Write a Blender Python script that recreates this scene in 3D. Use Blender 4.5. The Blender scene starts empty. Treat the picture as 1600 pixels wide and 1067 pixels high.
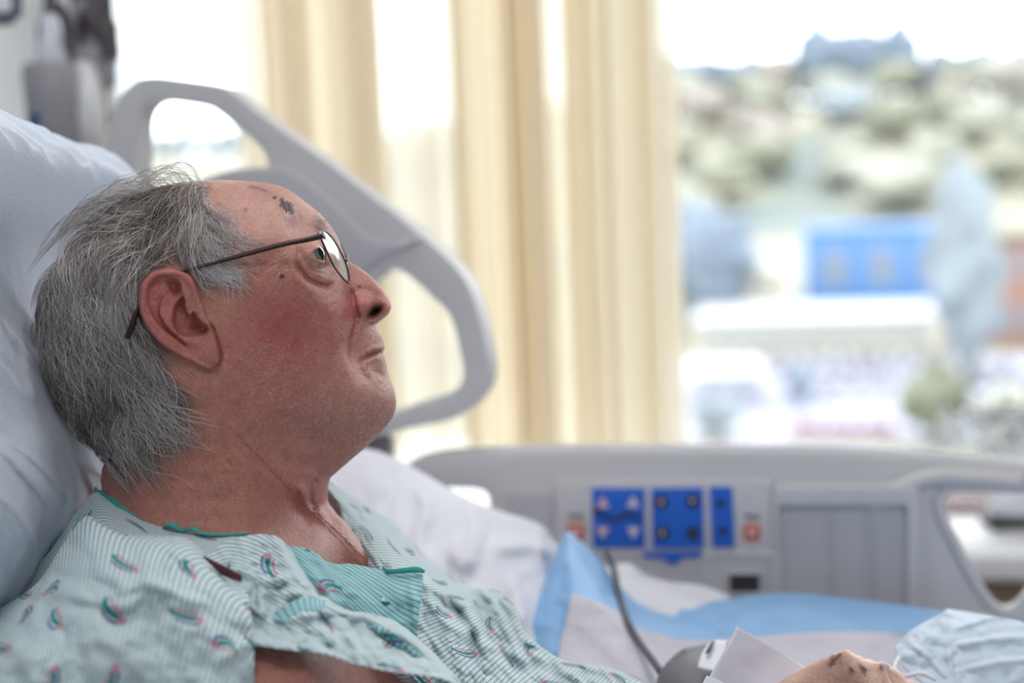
import bpy, bmesh, math, random
import numpy as np
from mathutils import Vector, Matrix, Euler

random.seed(7)
rng = np.random.default_rng(7)
SC = bpy.context.scene
COL = SC.collection

# ------------------------------------------------------------------ camera, sky, light, exposure
LENS = 50.0
FPX = 1600 * LENS / 36.0
PITCH, ROLL = math.radians(6.5), math.radians(-2.4)
CAM = Vector((0, 0, 1.15))
cam_data = bpy.data.cameras.new('camera')
cam = bpy.data.objects.new('camera', cam_data)
COL.objects.link(cam)
cam_data.lens = LENS
cam_data.sensor_width = 36.0
cam_data.clip_start = 0.02
cam_data.clip_end = 6000
CR = Matrix.Rotation(math.pi / 2 - PITCH, 3, 'X') @ Matrix.Rotation(ROLL, 3, 'Z')
cam.matrix_world = Matrix.Translation(CAM) @ CR.to_4x4()
cam_data.dof.use_dof = True
cam_data.dof.focus_distance = 0.85
cam_data.dof.aperture_fstop = 3.0
SC.camera = cam

world = bpy.data.worlds.new('sky')
SC.world = world
world.use_nodes = True
wn = world.node_tree.nodes
wl = world.node_tree.links
wn.clear()
w_out = wn.new('ShaderNodeOutputWorld')
w_bg = wn.new('ShaderNodeBackground')
w_tc = wn.new('ShaderNodeTexCoord')
w_sep = wn.new('ShaderNodeSeparateXYZ')
w_rmp = wn.new('ShaderNodeValToRGB')
wl.new(w_tc.outputs['Generated'], w_sep.inputs[0])
wl.new(w_sep.outputs['Z'], w_rmp.inputs[0])
w_rmp.color_ramp.elements[0].position = 0.0
w_rmp.color_ramp.elements[0].color = (0.86, 0.92, 1.0, 1)
w_rmp.color_ramp.elements[1].position = 0.25
w_rmp.color_ramp.elements[1].color = (0.98, 0.99, 1.0, 1)
wl.new(w_rmp.outputs[0], w_bg.inputs[0])
w_bg.inputs[1].default_value = 4.2
wl.new(w_bg.outputs[0], w_out.inputs[0])

SC.view_settings.view_transform = 'Standard'
SC.view_settings.look = 'None'
SC.view_settings.gamma = 1.0
SC.view_settings.use_curve_mapping = False
SC.view_settings.exposure = 0.36
SC.cycles.use_denoising = True
SC.cycles.max_bounces = 8
SC.cycles.diffuse_bounces = 4
SC.cycles.transparent_max_bounces = 12

def area(name, loc, rot, sx, sy, power, col=(1, 1, 1), portal=False):
    l = bpy.data.lights.new(name, 'AREA')
    l.shape = 'RECTANGLE'; l.size = sx; l.size_y = sy
    l.energy = power; l.color = col
    if portal: l.cycles.is_portal = True
    o = bpy.data.objects.new(name, l)
    o.location = loc; o.rotation_euler = rot
    COL.objects.link(o)
    return o

# ------------------------------------------------------------------ projection helpers
def U(px, py, d):
    """photo pixel and depth along the view axis -> world point"""
    return CAM + CR @ Vector(((px - 800) / FPX * d, (533.5 - py) / FPX * d, -d))

CRn = np.array(CR); CAMn = np.array(CAM)
def Un(px, py, d):
    v = np.stack([(px - 800) / FPX * d, (533.5 - py) / FPX * d, -d], -1)
    return v @ CRn.T + CAMn

class Plane:
    """vertical plane with a local frame (ex horizontal, ez up, n towards the camera)"""
    def __init__(s, p, ex):
        s.o = Vector(p); s.ex = Vector((ex[0], ex[1], 0)).normalized()
        s.ez = Vector((0, 0, 1)); s.n = s.ex.cross(s.ez)
        if s.n.dot(CAM - s.o) < 0: s.n = -s.n
        s.yaw = math.atan2(s.ex.y, s.ex.x)
    def hit(s, px, py, off=0.0):
        r = CR @ Vector(((px - 800) / FPX, (533.5 - py) / FPX, -1))
        t = (s.o + s.n * off - CAM).dot(s.n) / r.dot(s.n)
        return CAM + r * t
    def loc(s, px, py, off=0.0):
        q = s.hit(px, py, off) - s.o
        return (q.dot(s.ex), q.z)
    def at(s, a, z, off=0.0):
        return s.o + s.ex * a + s.ez * z + s.n * off

_p0 = U(800, 700, 1.38); _p1 = U(1500, 700, 1.285)
RAIL = Plane(_p0, (_p1 - _p0))
_w0 = RAIL.o - RAIL.n * 0.95
CURT = Plane(_w0, RAIL.ex)
GLASS = Plane(_w0 - RAIL.n * 0.16, RAIL.ex)

# ------------------------------------------------------------------ material helpers
def new_mat(name):
    m = bpy.data.materials.new(name); m.use_nodes = True
    nt = m.node_tree; nt.nodes.clear()
    out = nt.nodes.new('ShaderNodeOutputMaterial')
    b = nt.nodes.new('ShaderNodeBsdfPrincipled')
    nt.links.new(b.outputs[0], out.inputs[0])
    return m, nt, b, out

def lin(c):
    return tuple(((x / 255) / 12.92 if x / 255 <= 0.04045 else ((x / 255 + 0.055) / 1.055) ** 2.4) for x in c)

OUT = 1.0
def mat(name, rgb, rough=0.6, noise=0.0, nscale=20, bump=0.0, bscale=80, metal=0.0, spec=0.5, coat=0.0):
    m, nt, b, out = new_mat(name)
    c = tuple(x * OUT for x in lin(rgb))
    b.inputs['Roughness'].default_value = rough
    b.inputs['Metallic'].default_value = metal
    b.inputs['Specular IOR Level'].default_value = spec
    b.inputs['Coat Weight'].default_value = coat
    tc = nt.nodes.new('ShaderNodeTexCoord')
    n = nt.nodes.new('ShaderNodeTexNoise'); n.inputs['Scale'].default_value = nscale
    n.inputs['Detail'].default_value = 4
    nt.links.new(tc.outputs['Object'], n.inputs['Vector'])
    r = nt.nodes.new('ShaderNodeValToRGB')
    k = noise
    r.color_ramp.elements[0].color = tuple(x * (1 - k) for x in c) + (1,)
    r.color_ramp.elements[1].color = tuple(min(1, x * (1 + k)) for x in c) + (1,)
    r.color_ramp.elements[0].position = 0.3; r.color_ramp.elements[1].position = 0.7
    nt.links.new(n.outputs['Fac'], r.inputs[0])
    nt.links.new(r.outputs[0], b.inputs['Base Color'])
    if bump > 0:
        n2 = nt.nodes.new('ShaderNodeTexNoise'); n2.inputs['Scale'].default_value = bscale
        n2.inputs['Detail'].default_value = 5
        nt.links.new(tc.outputs['Object'], n2.inputs['Vector'])
        bp = nt.nodes.new('ShaderNodeBump'); bp.inputs['Strength'].default_value = bump
        bp.inputs['Distance'].default_value = 0.002
        nt.links.new(n2.outputs['Fac'], bp.inputs['Height'])
        nt.links.new(bp.outputs[0], b.inputs['Normal'])
    return m

# ------------------------------------------------------------------ object helpers
def link(name, me, m, parent=None, smooth=True):
    o = bpy.data.objects.new(name, me)
    COL.objects.link(o)
    if m is not None and not me.materials: me.materials.append(m)
    if smooth:
        me.polygons.foreach_set('use_smooth', [True] * len(me.polygons))
    if parent is not None:
        o.parent = parent
        o.matrix_parent_inverse = parent.matrix_world.inverted() if parent.type != 'EMPTY' else Matrix.Translation(-parent.location)
    return o

def tag(o, label=None, cat=None, group=None, kind=None):
    if label: o['label'] = label
    if cat: o['category'] = cat
    if group: o['group'] = group
    if kind: o['kind'] = kind
    return o

def empty(name, loc, label, cat, group=None):
    o = bpy.data.objects.new(name, None); COL.objects.link(o)
    o.location = loc; o.empty_display_size = 0.05
    return tag(o, label, cat, group)

def mesh_from(name, verts, faces):
    me = bpy.data.meshes.new(name)
    me.from_pydata([tuple(v) for v in verts], [], [tuple(f) for f in faces])
    me.update()
    return me

def fast_mesh(name, V, Q):
    """V (n,3), Q (m,k) arrays"""
    me = bpy.data.meshes.new(name)
    V = np.ascontiguousarray(V, dtype=np.float32); Q = np.ascontiguousarray(Q, dtype=np.int32)
    k = Q.shape[1]
    me.vertices.add(len(V)); me.vertices.foreach_set('co', V.ravel())
    me.loops.add(Q.size); me.loops.foreach_set('vertex_index', Q.ravel())
    me.polygons.add(len(Q))
    me.polygons.foreach_set('loop_start', np.arange(0, Q.size, k, dtype=np.int32))
    me.polygons.foreach_set('loop_total', np.full(len(Q), k, dtype=np.int32))
    me.update(calc_edges=True); me.validate()
    return me

def cr_interp(P, n, closed=False):
    """centripetal-ish Catmull-Rom through points P (k,dim) -> n samples"""
    P = np.asarray(P, float); k = len(P)
    if closed: Q = np.vstack([P[-1:], P, P[:2]])
    else: Q = np.vstack([2 * P[0] - P[1], P, 2 * P[-1] - P[-2]])
    segs = k if closed else k - 1
    t = np.linspace(0, segs, n, endpoint=not closed)
    i = np.minimum(t.astype(int), segs - 1); f = (t - i)[:, None]
    a, b, c, d = Q[i], Q[i + 1], Q[i + 2], Q[i + 3]
    return 0.5 * ((2 * b) + (-a + c) * f + (2 * a - 5 * b + 4 * c - d) * f ** 2 + (-a + 3 * b - 3 * c + d) * f ** 3)

def arc_resample(C, n):
    s = np.r_[0, np.cumsum(np.linalg.norm(np.diff(C, axis=0), axis=1))]
    t = np.linspace(0, s[-1], n)
    return np.stack([np.interp(t, s, C[:, j]) for j in range(C.shape[1])], -1)

def seg_dist(X, Y, poly):
    """distance of points to an open polyline and position along it 0..1"""
    best = np.full(X.shape, 1e9); pos = np.zeros(X.shape)
    L = [0]
    for a, b in zip(poly[:-1], poly[1:]): L.append(L[-1] + math.hypot(b[0] - a[0], b[1] - a[1]))
    for i, (a, b) in enumerate(zip(poly[:-1], poly[1:])):
        dx, dy = b[0] - a[0], b[1] - a[1]; l2 = dx * dx + dy * dy + 1e-9
        t = np.clip(((X - a[0]) * dx + (Y - a[1]) * dy) / l2, 0, 1)
        dd = np.hypot(X - a[0] - t * dx, Y - a[1] - t * dy)
        m = dd < best
        best = np.where(m, dd, best)
        pos = np.where(m, (L[i] + t * math.sqrt(l2)) / L[-1], pos)
    return best, pos

def vnoise(x, y, seed=0):
    """smooth 2d value noise"""
    r = np.random.default_rng(seed).random((64, 64)) * 2 - 1
    xi = np.floor(x).astype(int); yi = np.floor(y).astype(int)
    fx = x - xi; fy = y - yi
    fx = fx * fx * (3 - 2 * fx); fy = fy * fy * (3 - 2 * fy)
    g = lambda a, b: r[a % 64, b % 64]
    return (g(xi, yi) * (1 - fx) + g(xi + 1, yi) * fx) * (1 - fy) + (g(xi, yi + 1) * (1 - fx) + g(xi + 1, yi + 1) * fx) * fy

def patch(name, rows, nu, nv, m, parent=None, ridges=(), wr=(), thick=0.0, uvrot=0.0):
    """cloth sheet lofted through rows of (px, py, depth) points; ridges: (polyline, width px, height m);
    wr: (amp m, sx px, sy px, angle, seed) wrinkle noise"""
    R = np.array([cr_interp(r, nu) for r in rows])
    G = np.array([cr_interp(R[:, j], nv) for j in range(nu)])      # nu, nv, 3
    X, Y, D = G[..., 0], G[..., 1], G[..., 2].copy()
    for poly, wd, h in ridges:
        dist, pos = seg_dist(X, Y, poly)
        env = np.clip(np.sin(np.pi * np.clip(pos, 0.02, .98)) * 1.6, 0, 1)
        D -= h * np.exp(-(dist / wd) ** 2) * env
    for amp, sx, sy, ang, sd in wr:
        ca, sa = math.cos(ang), math.sin(ang)
        a = (X * ca + Y * sa) / sx; b = (-X * sa + Y * ca) / sy
        wb = vnoise(a * 0.5 + 7, b * 0.5, sd + 5)
        D -= amp * (vnoise(a + wb, b + wb * .7, sd) + 0.5 * vnoise(a * 2.1 + wb, b * 2.1, sd + 1))
    V = Un(X, Y, D)
    # uv in metres
    du = np.linalg.norm(np.diff(V, axis=0), axis=-1).mean(1); dv = np.linalg.norm(np.diff(V, axis=1), axis=-1).mean(0)
    uu = np.r_[0, np.cumsum(du)]; vv = np.r_[0, np.cumsum(dv)]
    idx = np.arange(nu * nv).reshape(nu, nv)
    Q = np.stack([idx[:-1, :-1], idx[1:, :-1], idx[1:, 1:], idx[:-1, 1:]], -1).reshape(-1, 4)
    me = fast_mesh(name, V.reshape(-1, 3), Q)
    UU, VV = np.meshgrid(uu, vv, indexing='ij')
    ca, sa = math.cos(uvrot), math.sin(uvrot)
    uv = np.stack([UU * ca + VV * sa, -UU * sa + VV * ca], -1).reshape(-1, 2)
    lay = me.uv_layers.new(name='UVMap')
    li = np.empty(len(me.loops), dtype=np.int32); me.loops.foreach_get('vertex_index', li)
    lay.data.foreach_set('uv', uv[li].astype(np.float32).ravel())
    o = link(name, me, m, parent)
    if thick > 0:
        md = o.modifiers.new('thickness', 'SOLIDIFY'); md.thickness = thick; md.offset = 0
    return o

def tube(name, pts, rad, m, parent=None, seg=10, n=None, flat=1.0, fn=None):
    """smooth tube through world points; rad number or list"""
    P = np.array([tuple(p) for p in pts], float)
    r = np.full(len(P), rad) if np.isscalar(rad) else np.array(rad, float)
    C = np.hstack([P, r[:, None]])
    n = n or max(2, 6 * (len(P) - 1) + 1)
    if len(P) > 2: C = cr_interp(C, n)
    else: C = np.array([C[0] + (C[1] - C[0]) * t for t in np.linspace(0, 1, 2)])
    V, F = tube_vf(C[:, :3], C[:, 3], seg, flat)
    return link(name, mesh_from(name, V, F), m, parent)

def tube_vf(C, r, seg=10, flat=1.0, cap=True):
    T = np.gradient(C, axis=0); T /= np.linalg.norm(T, axis=1)[:, None] + 1e-12
    up = np.array([0, 0, 1.0]) if abs(T[0, 2]) < .9 else np.array([0, 1.0, 0])
    V = []; F = []
    nrm = np.cross(T[0], up); nrm /= np.linalg.norm(nrm)
    for i in range(len(C)):
        nrm = nrm - T[i] * nrm.dot(T[i]); nrm /= np.linalg.norm(nrm) + 1e-12
        b = np.cross(T[i], nrm)
        for k in range(seg):
            a = 2 * math.pi * k / seg
            V.append(C[i] + r[i] * (nrm * math.cos(a) + b * math.sin(a) * flat))
    for i in range(len(C) - 1):
        for k in range(seg):
            k2 = (k + 1) % seg
            F.append((i * seg + k, i * seg + k2, (i + 1) * seg + k2, (i + 1) * seg + k))
    if cap:
        F.append(tuple(range(seg))[::-1]); F.append(tuple((len(C) - 1) * seg + k for k in range(seg)))
    return V, F

def box(name, cx, cy, cz, sx, sy, sz, m, parent=None, yaw=0.0, bev=0.0, smooth=False, seg=2):
    bm = bmesh.new(); bmesh.ops.create_cube(bm, size=1)
    bmesh.ops.scale(bm, vec=(sx, sy, sz), verts=bm.verts)
    if bev > 0: bmesh.ops.bevel(bm, geom=bm.edges[:], offset=bev, segments=seg, profile=.5, affect='EDGES')
    bmesh.ops.rotate(bm, cent=(0, 0, 0), matrix=Matrix.Rotation(yaw, 3, 'Z'), verts=bm.verts)
    bmesh.ops.translate(bm, vec=(cx, cy, cz), verts=bm.verts)
    me = bpy.data.meshes.new(name); bm.to_mesh(me); bm.free()
    return link(name, me, m, parent, smooth or bev > 0)

def pbox(name, pl, a0, a1, z0, z1, f0, f1, m, parent=None, bev=0.0):
    """box in a plane's frame: a along, z up (relative to plane origin), f towards the camera"""
    c = pl.at((a0 + a1) / 2, (z0 + z1) / 2, (f0 + f1) / 2)
    return box(name, c.x, c.y, c.z, abs(a1 - a0), abs(f1 - f0), abs(z1 - z0), m, parent, pl.yaw, bev)

def rrect(x0, y0, x1, y1, r, k=5):
    P = []
    for cx, cy, a0 in ((x1 - r, y0 + r, -90), (x1 - r, y1 - r, 0), (x0 + r, y1 - r, 90), (x0 + r, y0 + r, 180)):
        for i in range(k + 1):
            a = math.radians(a0 + 90 * i / k); P.append((cx + r * math.cos(a), cy + r * math.sin(a)))
    return P

def plate(name, pl, outer, holes, off, thick, bev, m, parent=None, smooth_pts=True, bres=3, dens=6):
    """flat plate with holes in a vertical plane; outlines in photo pixels seen on that plane"""
    from mathutils.geometry import delaunay_2d_cdt
    vs, es, loops = [], [], []
    for outl in [outer] + list(holes):
        q = np.array([pl.loc(x, y, off) for x, y in outl])
        if smooth_pts:
            q = cr_interp(q, len(q) * 12, closed=True); q = arc_resample(np.vstack([q, q[:1]]), len(outl) * dens + 1)[:-1]
        n0 = len(vs); loops.append(q)
        vs += [Vector((a, b)) for a, b in q]
        es += [(n0 + i, n0 + (i + 1) % len(q)) for i in range(len(q))]
    V2, E2, F2, _, _, _ = delaunay_2d_cdt(vs, es, [], 0, 1e-7)
    def inside(x, y):
        c = False
        for q in loops:
            x0, y0 = q[:, 0], q[:, 1]; x1, y1 = np.roll(x0, -1), np.roll(y0, -1)
            m_ = ((y0 > y) != (y1 > y))
            with np.errstate(divide='ignore', invalid='ignore'):
                xi = (x1 - x0) * (y - y0) / (y1 - y0) + x0
            if np.count_nonzero(m_ & (x < xi)) % 2: c = not c
        return c
    bm = bmesh.new()
    bv = [bm.verts.new((v.x, v.y, -thick / 2)) for v in V2]
    for f in F2:
        cx = sum(V2[i].x for i in f) / len(f); cy = sum(V2[i].y for i in f) / len(f)
        if inside(cx, cy): bm.faces.new([bv[i] for i in f])
    bmesh.ops.delete(bm, geom=[v for v in bm.verts if not v.link_faces], context='VERTS')
    bmesh.ops.recalc_face_normals(bm, faces=bm.faces)
    r_ = bmesh.ops.extrude_face_region(bm, geom=bm.faces[:])
    bmesh.ops.translate(bm, vec=(0, 0, thick), verts=[g for g in r_['geom'] if isinstance(g, bmesh.types.BMVert)])
    bmesh.ops.recalc_face_normals(bm, faces=bm.faces)
    if bev > 0:
        ed = [e for e in bm.edges if len(e.link_faces) == 2 and abs(e.link_faces[0].normal.z) > .9 and abs(e.link_faces[1].normal.z) < .1 or
              (len(e.link_faces) == 2 and abs(e.link_faces[1].normal.z) > .9 and abs(e.link_faces[0].normal.z) < .1)]
        bmesh.ops.bevel(bm, geom=ed, offset=bev, segments=max(1, bres), profile=.5, affect='EDGES', clamp_overlap=True)
    me = bpy.data.meshes.new(name); bm.to_mesh(me); bm.free()
    zax = pl.ex.cross(pl.ez)
    M = Matrix((pl.ex, pl.ez, zax)).transposed().to_4x4()
    M.translation = pl.o + pl.n * off
    me.transform(M)
    me.name = name
    o = link(name, me, m, parent, smooth=False)
    for p in me.polygons: p.use_smooth = True
    try: me.set_sharp_from_angle(angle=math.radians(50))
    except Exception: pass
    return o

def blob(name, c, r, m, parent=None, sub=3, amp=0.15, freq=1.5, seed=0, rot=None, smooth=True):
    bm = bmesh.new(); bmesh.ops.create_icosphere(bm, subdivisions=sub, radius=1)
    from mathutils import noise as mn
    for v in bm.verts:
        n = mn.noise(v.co * freq + Vector((seed * 3.1, seed * 1.7, seed)))
        v.co *= 1 + amp * n
    S = Matrix.Diagonal((r[0], r[1], r[2], 1)); R = (rot or Matrix.Identity(3)).to_4x4()
    bm.transform(Matrix.Translation(Vector(c)) @ R @ S)
    me = bpy.data.meshes.new(name); bm.to_mesh(me); bm.free()
    return link(name, me, m, parent, smooth)

# ================================================================== ROOM
M_wall = mat('wall_paint', (238, 242, 248), .8, .02, 6)
M_ceil = mat('ceiling_paint', (240, 240, 238), .85)
M_floor = mat('vinyl_floor', (176, 170, 160), .45, .08, 12)
M_frame = mat('window_frame', (236, 238, 240), .5)
M_sill = mat('laminate', (232, 233, 238), .35)
M_brown = mat('brown_front', (134, 112, 98), .5, .08, 8)

W = GLASS                                   # window wall plane
nv = W.n; ex = W.ex
zc = -CAM.z + 0.0
def aof(px, py, off=0): return W.loc(px, py, off)[0]
oz = W.o.z
floor_z, ceil_z = 0.0, 2.65
aL = aof(158, 100); aR = 3.4                 # window opening, left edge seen at 158 px
sill_z = W.loc(800, 712, 0)[1] + oz - 0.10
head_z = 2.35
hw = aL - 0.06                               # head wall position along the window wall
def wallbox(name, a0, a1, z0, z1, f0, f1, m=M_wall, kind='structure'):
    o = pbox(name, W, a0, a1, z0 - oz, z1 - oz, f0, f1, m)
    o['kind'] = kind
    return o
wallbox('wall_window', hw - .2, aR + .3, floor_z, sill_z, -.16, .04)
wallbox('wall_window_top', hw - .2, aR + .3, head_z, ceil_z, -.16, .04)
wallbox('wall_window_side', hw - .2, aL, sill_z, head_z, -.16, .04)
wallbox('wall_window_end', aR, aR + .3, sill_z, head_z, -.16, .04)
wallbox('wall_head', hw - .2, hw, floor_z, ceil_z, .04, 4.6)
wallbox('wall_right', aR + .3, aR + .4, floor_z, ceil_z, -.16, 4.6)
wallbox('wall_back', hw - .2, aR + .4, floor_z, ceil_z, 4.6, 4.7)
wallbox('floor', hw - .2, aR + .4, -.1, 0.0, -.2, 4.7, M_floor)
wallbox('ceiling', hw - .2, aR + .4, ceil_z, ceil_z + .1, -.2, 4.7, M_ceil)

# window: frame and panes
wroot = bpy.data.objects.new('window_1', None); COL.objects.link(wroot); wroot.location = W.at((aL + aR) / 2, sill_z - oz)
wroot['kind'] = 'structure'
def wp(name, a0, a1, z0, z1, f0, f1, m, bev=.003):
    return pbox(name, W, a0, a1, z0 - oz, z1 - oz, f0, f1, m, wroot, bev)
wp('window_frame', aL, aR, sill_z, sill_z + .045, -.05, .03, M_frame)
wp('window_frame', aL, aR, head_z - .05, head_z, -.05, .03, M_frame)
wp('window_frame', aL, aL + .03, sill_z + .045, head_z - .05, -.05, .03, M_frame)
wp('window_frame', aR - .05, aR, sill_z + .045, head_z - .05, -.05, .03, M_frame)
mull = aof(1010, 350)
wp('mullion', mull - .025, mull + .025, sill_z + .045, head_z - .05, -.05, .03, M_frame)
M_glass, nt, b, out = new_mat('window_glass')
nt.nodes.remove(b)
tr = nt.nodes.new('ShaderNodeBsdfTransparent'); gl = nt.nodes.new('ShaderNodeBsdfGlossy')
tr.inputs[0].default_value = (.97, .985, .99, 1)
gl.inputs['Roughness'].default_value = 0.02
fr = nt.nodes.new('ShaderNodeFresnel'); fr.inputs[0].default_value = 1.45
mx = nt.nodes.new('ShaderNodeMixShader')
nt.links.new(fr.outputs[0], mx.inputs[0]); nt.links.new(tr.outputs[0], mx.inputs[1]); nt.links.new(gl.outputs[0], mx.inputs[2])
nt.links.new(mx.outputs[0], out.inputs[0])
for a0, a1 in ((aL + .03, mull - .025), (mull + .025, aR - .05)):
    wp('pane', a0, a1, sill_z + .045, head_z - .05, -.012, -.006, M_glass, 0)

# window ledge (counter) with grille, brown front
LZ = W.hit(1540, 868, .5).z
led = empty('window_ledge', W.at((aL + aR) / 2, LZ - oz, .2), 'white laminate window ledge with brown front running under the window', 'ledge')
pbox('ledge_top', W, hw + .01, aR - .02, LZ - .035 - oz, LZ - oz, .045, .50, M_sill, led, .004)
pbox('front_panel', W, hw + .01, aR - .02, .02 - oz, LZ - .036 - oz, .045, .47, M_brown, led, .002)
M_grille = mat('grille_pink', (200, 176, 176), .5)
M_grd = mat('grille_dark', (150, 128, 130), .6)
gz = LZ - oz
pbox('grille_tray', W, aof(1380, 780, .2), aR - .3, gz, gz + .004, .06, .27, M_grd, led)
ga = aof(1400, 780, .2)
gme = None
for i in range(56):
    a = ga + i * .02
    c = W.at(a, gz + .007, .165)
    if gme is None:
        o = box('grille_bar', 0, 0, 0, .008, .2, .006, M_grille, None, W.yaw, .001); gme = o.data
        o.parent = led; o.location = c - led.location
    else:
        o = bpy.data.objects.new('grille_bar', gme); COL.objects.link(o); o.parent = led; o.location = c - led.location
for f in (.085, .125, .165, .205, .245):
    c = W.at(ga + .55, gz + .010, f)
    pbox('grille_rail', W, ga - .01, ga + 1.12, gz + .008, gz + .012, f - .004, f + .004, M_grille, led)

# daylight portal at the window, plus added unseen fill panels overhead
pc = W.at((aL + aR) / 2, (sill_z + head_z) / 2 - oz, .06)
area('window_daylight_portal', pc, Euler((math.pi / 2, 0, W.yaw)), aR - aL, head_z - sill_z, 1, portal=True)
cl = empty('fill_panel', (0.3, -0.6, ceil_z), 'added white fill light panel overhead, out of view', 'light')  # unseen fixture added as interior fill
box('fill_housing', 0.3, -0.6, ceil_z - .03, 1.3, .7, .05, M_frame, cl, 0, .01)
area('fill_lamp', (0.3, -0.6, ceil_z - .07), (0, 0, 0), 1.2, .6, 13, (1.0, .97, .95))

cl2 = empty('fill_panel', (0.0, 1.15, ceil_z), 'added white fill light panel above the head of the bed, out of view', 'light')  # second added fixture, brightens the head wall and pillow top
box('fill_housing', 0.0, 1.15, ceil_z - .03, .7, .7, .05, M_frame, cl2, 0, .01)
area('fill_lamp', (0.0, 1.15, ceil_z - .07), (0, 0, 0), .6, .6, 8, (1.0, .98, .96))

# ================================================================== OUTSIDE
GZ = -28.0
OUT = 0.50          # outdoor albedo scale; haze and glare painted in as pale tones
M_ground = mat('pale_ground', (176, 170, 160), .9, .12, .01)
def gpos(px, py, z=GZ):
    r = CR @ Vector(((px - 800) / FPX, (533.5 - py) / FPX, -1))
    t = (z - CAM.z) / r.z
    return CAM + r * t

# terrain
def terrain_h(x, y):
    d = np.hypot(x, y)
    s = np.clip((d - 420) / 520, 0, 1); s = s * s * (3 - 2 * s)
    ridge = 66 + 10 * np.sin(x / 130.) + 7 * np.sin(x / 61. + 1)
    return GZ + s * (ridge) + 3 * vnoise(x / 60, y / 60, 3) * s
nx, ny = 150, 110
xs = np.linspace(-1100, 1500, nx); ys = np.r_[np.linspace(14, 400, 30), np.linspace(410, 1500, ny - 30)]
X, Y = np.meshgrid(xs, ys, indexing='ij')
Z = terrain_h(X, Y)
idx = np.arange(nx * ny).reshape(nx, ny)
Q = np.stack([idx[:-1, :-1], idx[1:, :-1], idx[1:, 1:], idx[:-1, 1:]], -1).reshape(-1, 4)
m, nt, b, out = new_mat('hillside')
tc = nt.nodes.new('ShaderNodeTexCoord')
v = nt.nodes.new('ShaderNodeTexNoise'); v.inputs['Scale'].default_value = .012; v.inputs['Detail'].default_value = 5
r = nt.nodes.new('ShaderNodeValToRGB')
cols = [(.0, (104, 124, 138)), (.4, (140, 150, 146)), (.5, (176, 174, 150)), (.58, (188, 184, 166)), (.7, (158, 170, 176))]  # distance haze painted in as pale blue-grey tones
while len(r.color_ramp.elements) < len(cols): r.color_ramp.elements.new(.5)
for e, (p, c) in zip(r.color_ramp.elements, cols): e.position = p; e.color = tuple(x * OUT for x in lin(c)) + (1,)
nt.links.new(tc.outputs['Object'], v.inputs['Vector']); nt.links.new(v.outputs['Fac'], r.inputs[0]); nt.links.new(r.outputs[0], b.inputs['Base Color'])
b.inputs['Roughness'].default_value = 1
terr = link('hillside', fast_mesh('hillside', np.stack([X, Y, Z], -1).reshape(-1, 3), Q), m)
terr['kind'] = 'structure'

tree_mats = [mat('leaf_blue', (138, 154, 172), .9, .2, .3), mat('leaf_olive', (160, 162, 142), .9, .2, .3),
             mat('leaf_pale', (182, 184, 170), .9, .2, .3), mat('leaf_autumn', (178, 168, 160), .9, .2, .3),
             mat('leaf_grey', (160, 172, 180), .9, .2, .3)]  # haze put into the pale leaf colours
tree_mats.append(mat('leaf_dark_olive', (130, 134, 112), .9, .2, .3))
M_trunk = mat('bark', (110, 96, 84), .9)
def tree(px, dist, w, h, mi, label, seed, group='trees on the far hillside', z=None, pyb=None):
    p = U(px, 250, dist); x, y = p.x, p.y
    zz = float(terrain_h(np.array(x), np.array(y))) if z is None else z
    t = empty('tree', (x, y, zz), label, 'tree', group)
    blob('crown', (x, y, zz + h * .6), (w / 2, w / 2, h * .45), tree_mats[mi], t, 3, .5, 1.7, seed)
    tube('trunk', [(x, y, zz - .5), (x, y, zz + h * .35)], w * .04, M_trunk, t, 8)
    return t
kinds = ['blue-grey wooded crown on the hazy far ridge', 'olive tree crown on the hazy hillside', 'pale tree crown on the hazy hillside',
         'russet autumn tree on the far hillside', 'grey-green tree crown on the far hillside']
tspots = []
for rj, d in enumerate((862, 902, 942, 982)):
    for k in range(11):
        px = 1025 + (k + .5 * (rj % 2)) * 36 * 2222 / 2222 * (902 / d) * 1.68 + random.uniform(-4, 4)
        if px > 1680: continue
        big = 1270 < px < 1420
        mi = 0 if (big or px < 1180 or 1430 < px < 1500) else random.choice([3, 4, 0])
        w_ = random.uniform(20, 25); p = U(px, 250, d); tspots.append((p.x, p.y, w_))
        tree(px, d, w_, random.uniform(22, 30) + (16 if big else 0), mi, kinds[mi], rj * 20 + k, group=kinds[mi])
tries = 0; nt_ = 0
while nt_ < 34 and tries < 4000:
    tries += 1
    px = random.uniform(1050, 1640); d = random.uniform(520, 835); w_ = random.uniform(18, 34); p = U(px, 250, d)
    if any(math.hypot(p.x - a_, p.y - b_) < (w_ + c_) * .66 for a_, b_, c_ in tspots): continue
    tspots.append((p.x, p.y, w_)); nt_ += 1
    mi = random.choice([1, 2, 2, 4, 1, 3])
    tree(px, d, w_, random.uniform(12, 22), mi, kinds[mi], nt_ + 100, group=kinds[mi])
for i in range(10):
    px = 120 + i * 34; tree(px, 880 + 55 * (i % 2), 17, random.uniform(14, 20), 4, 'hazy grey tree on the ridge seen through the head rail', i + 120, group='hazy grey trees seen through the head rail')

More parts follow.
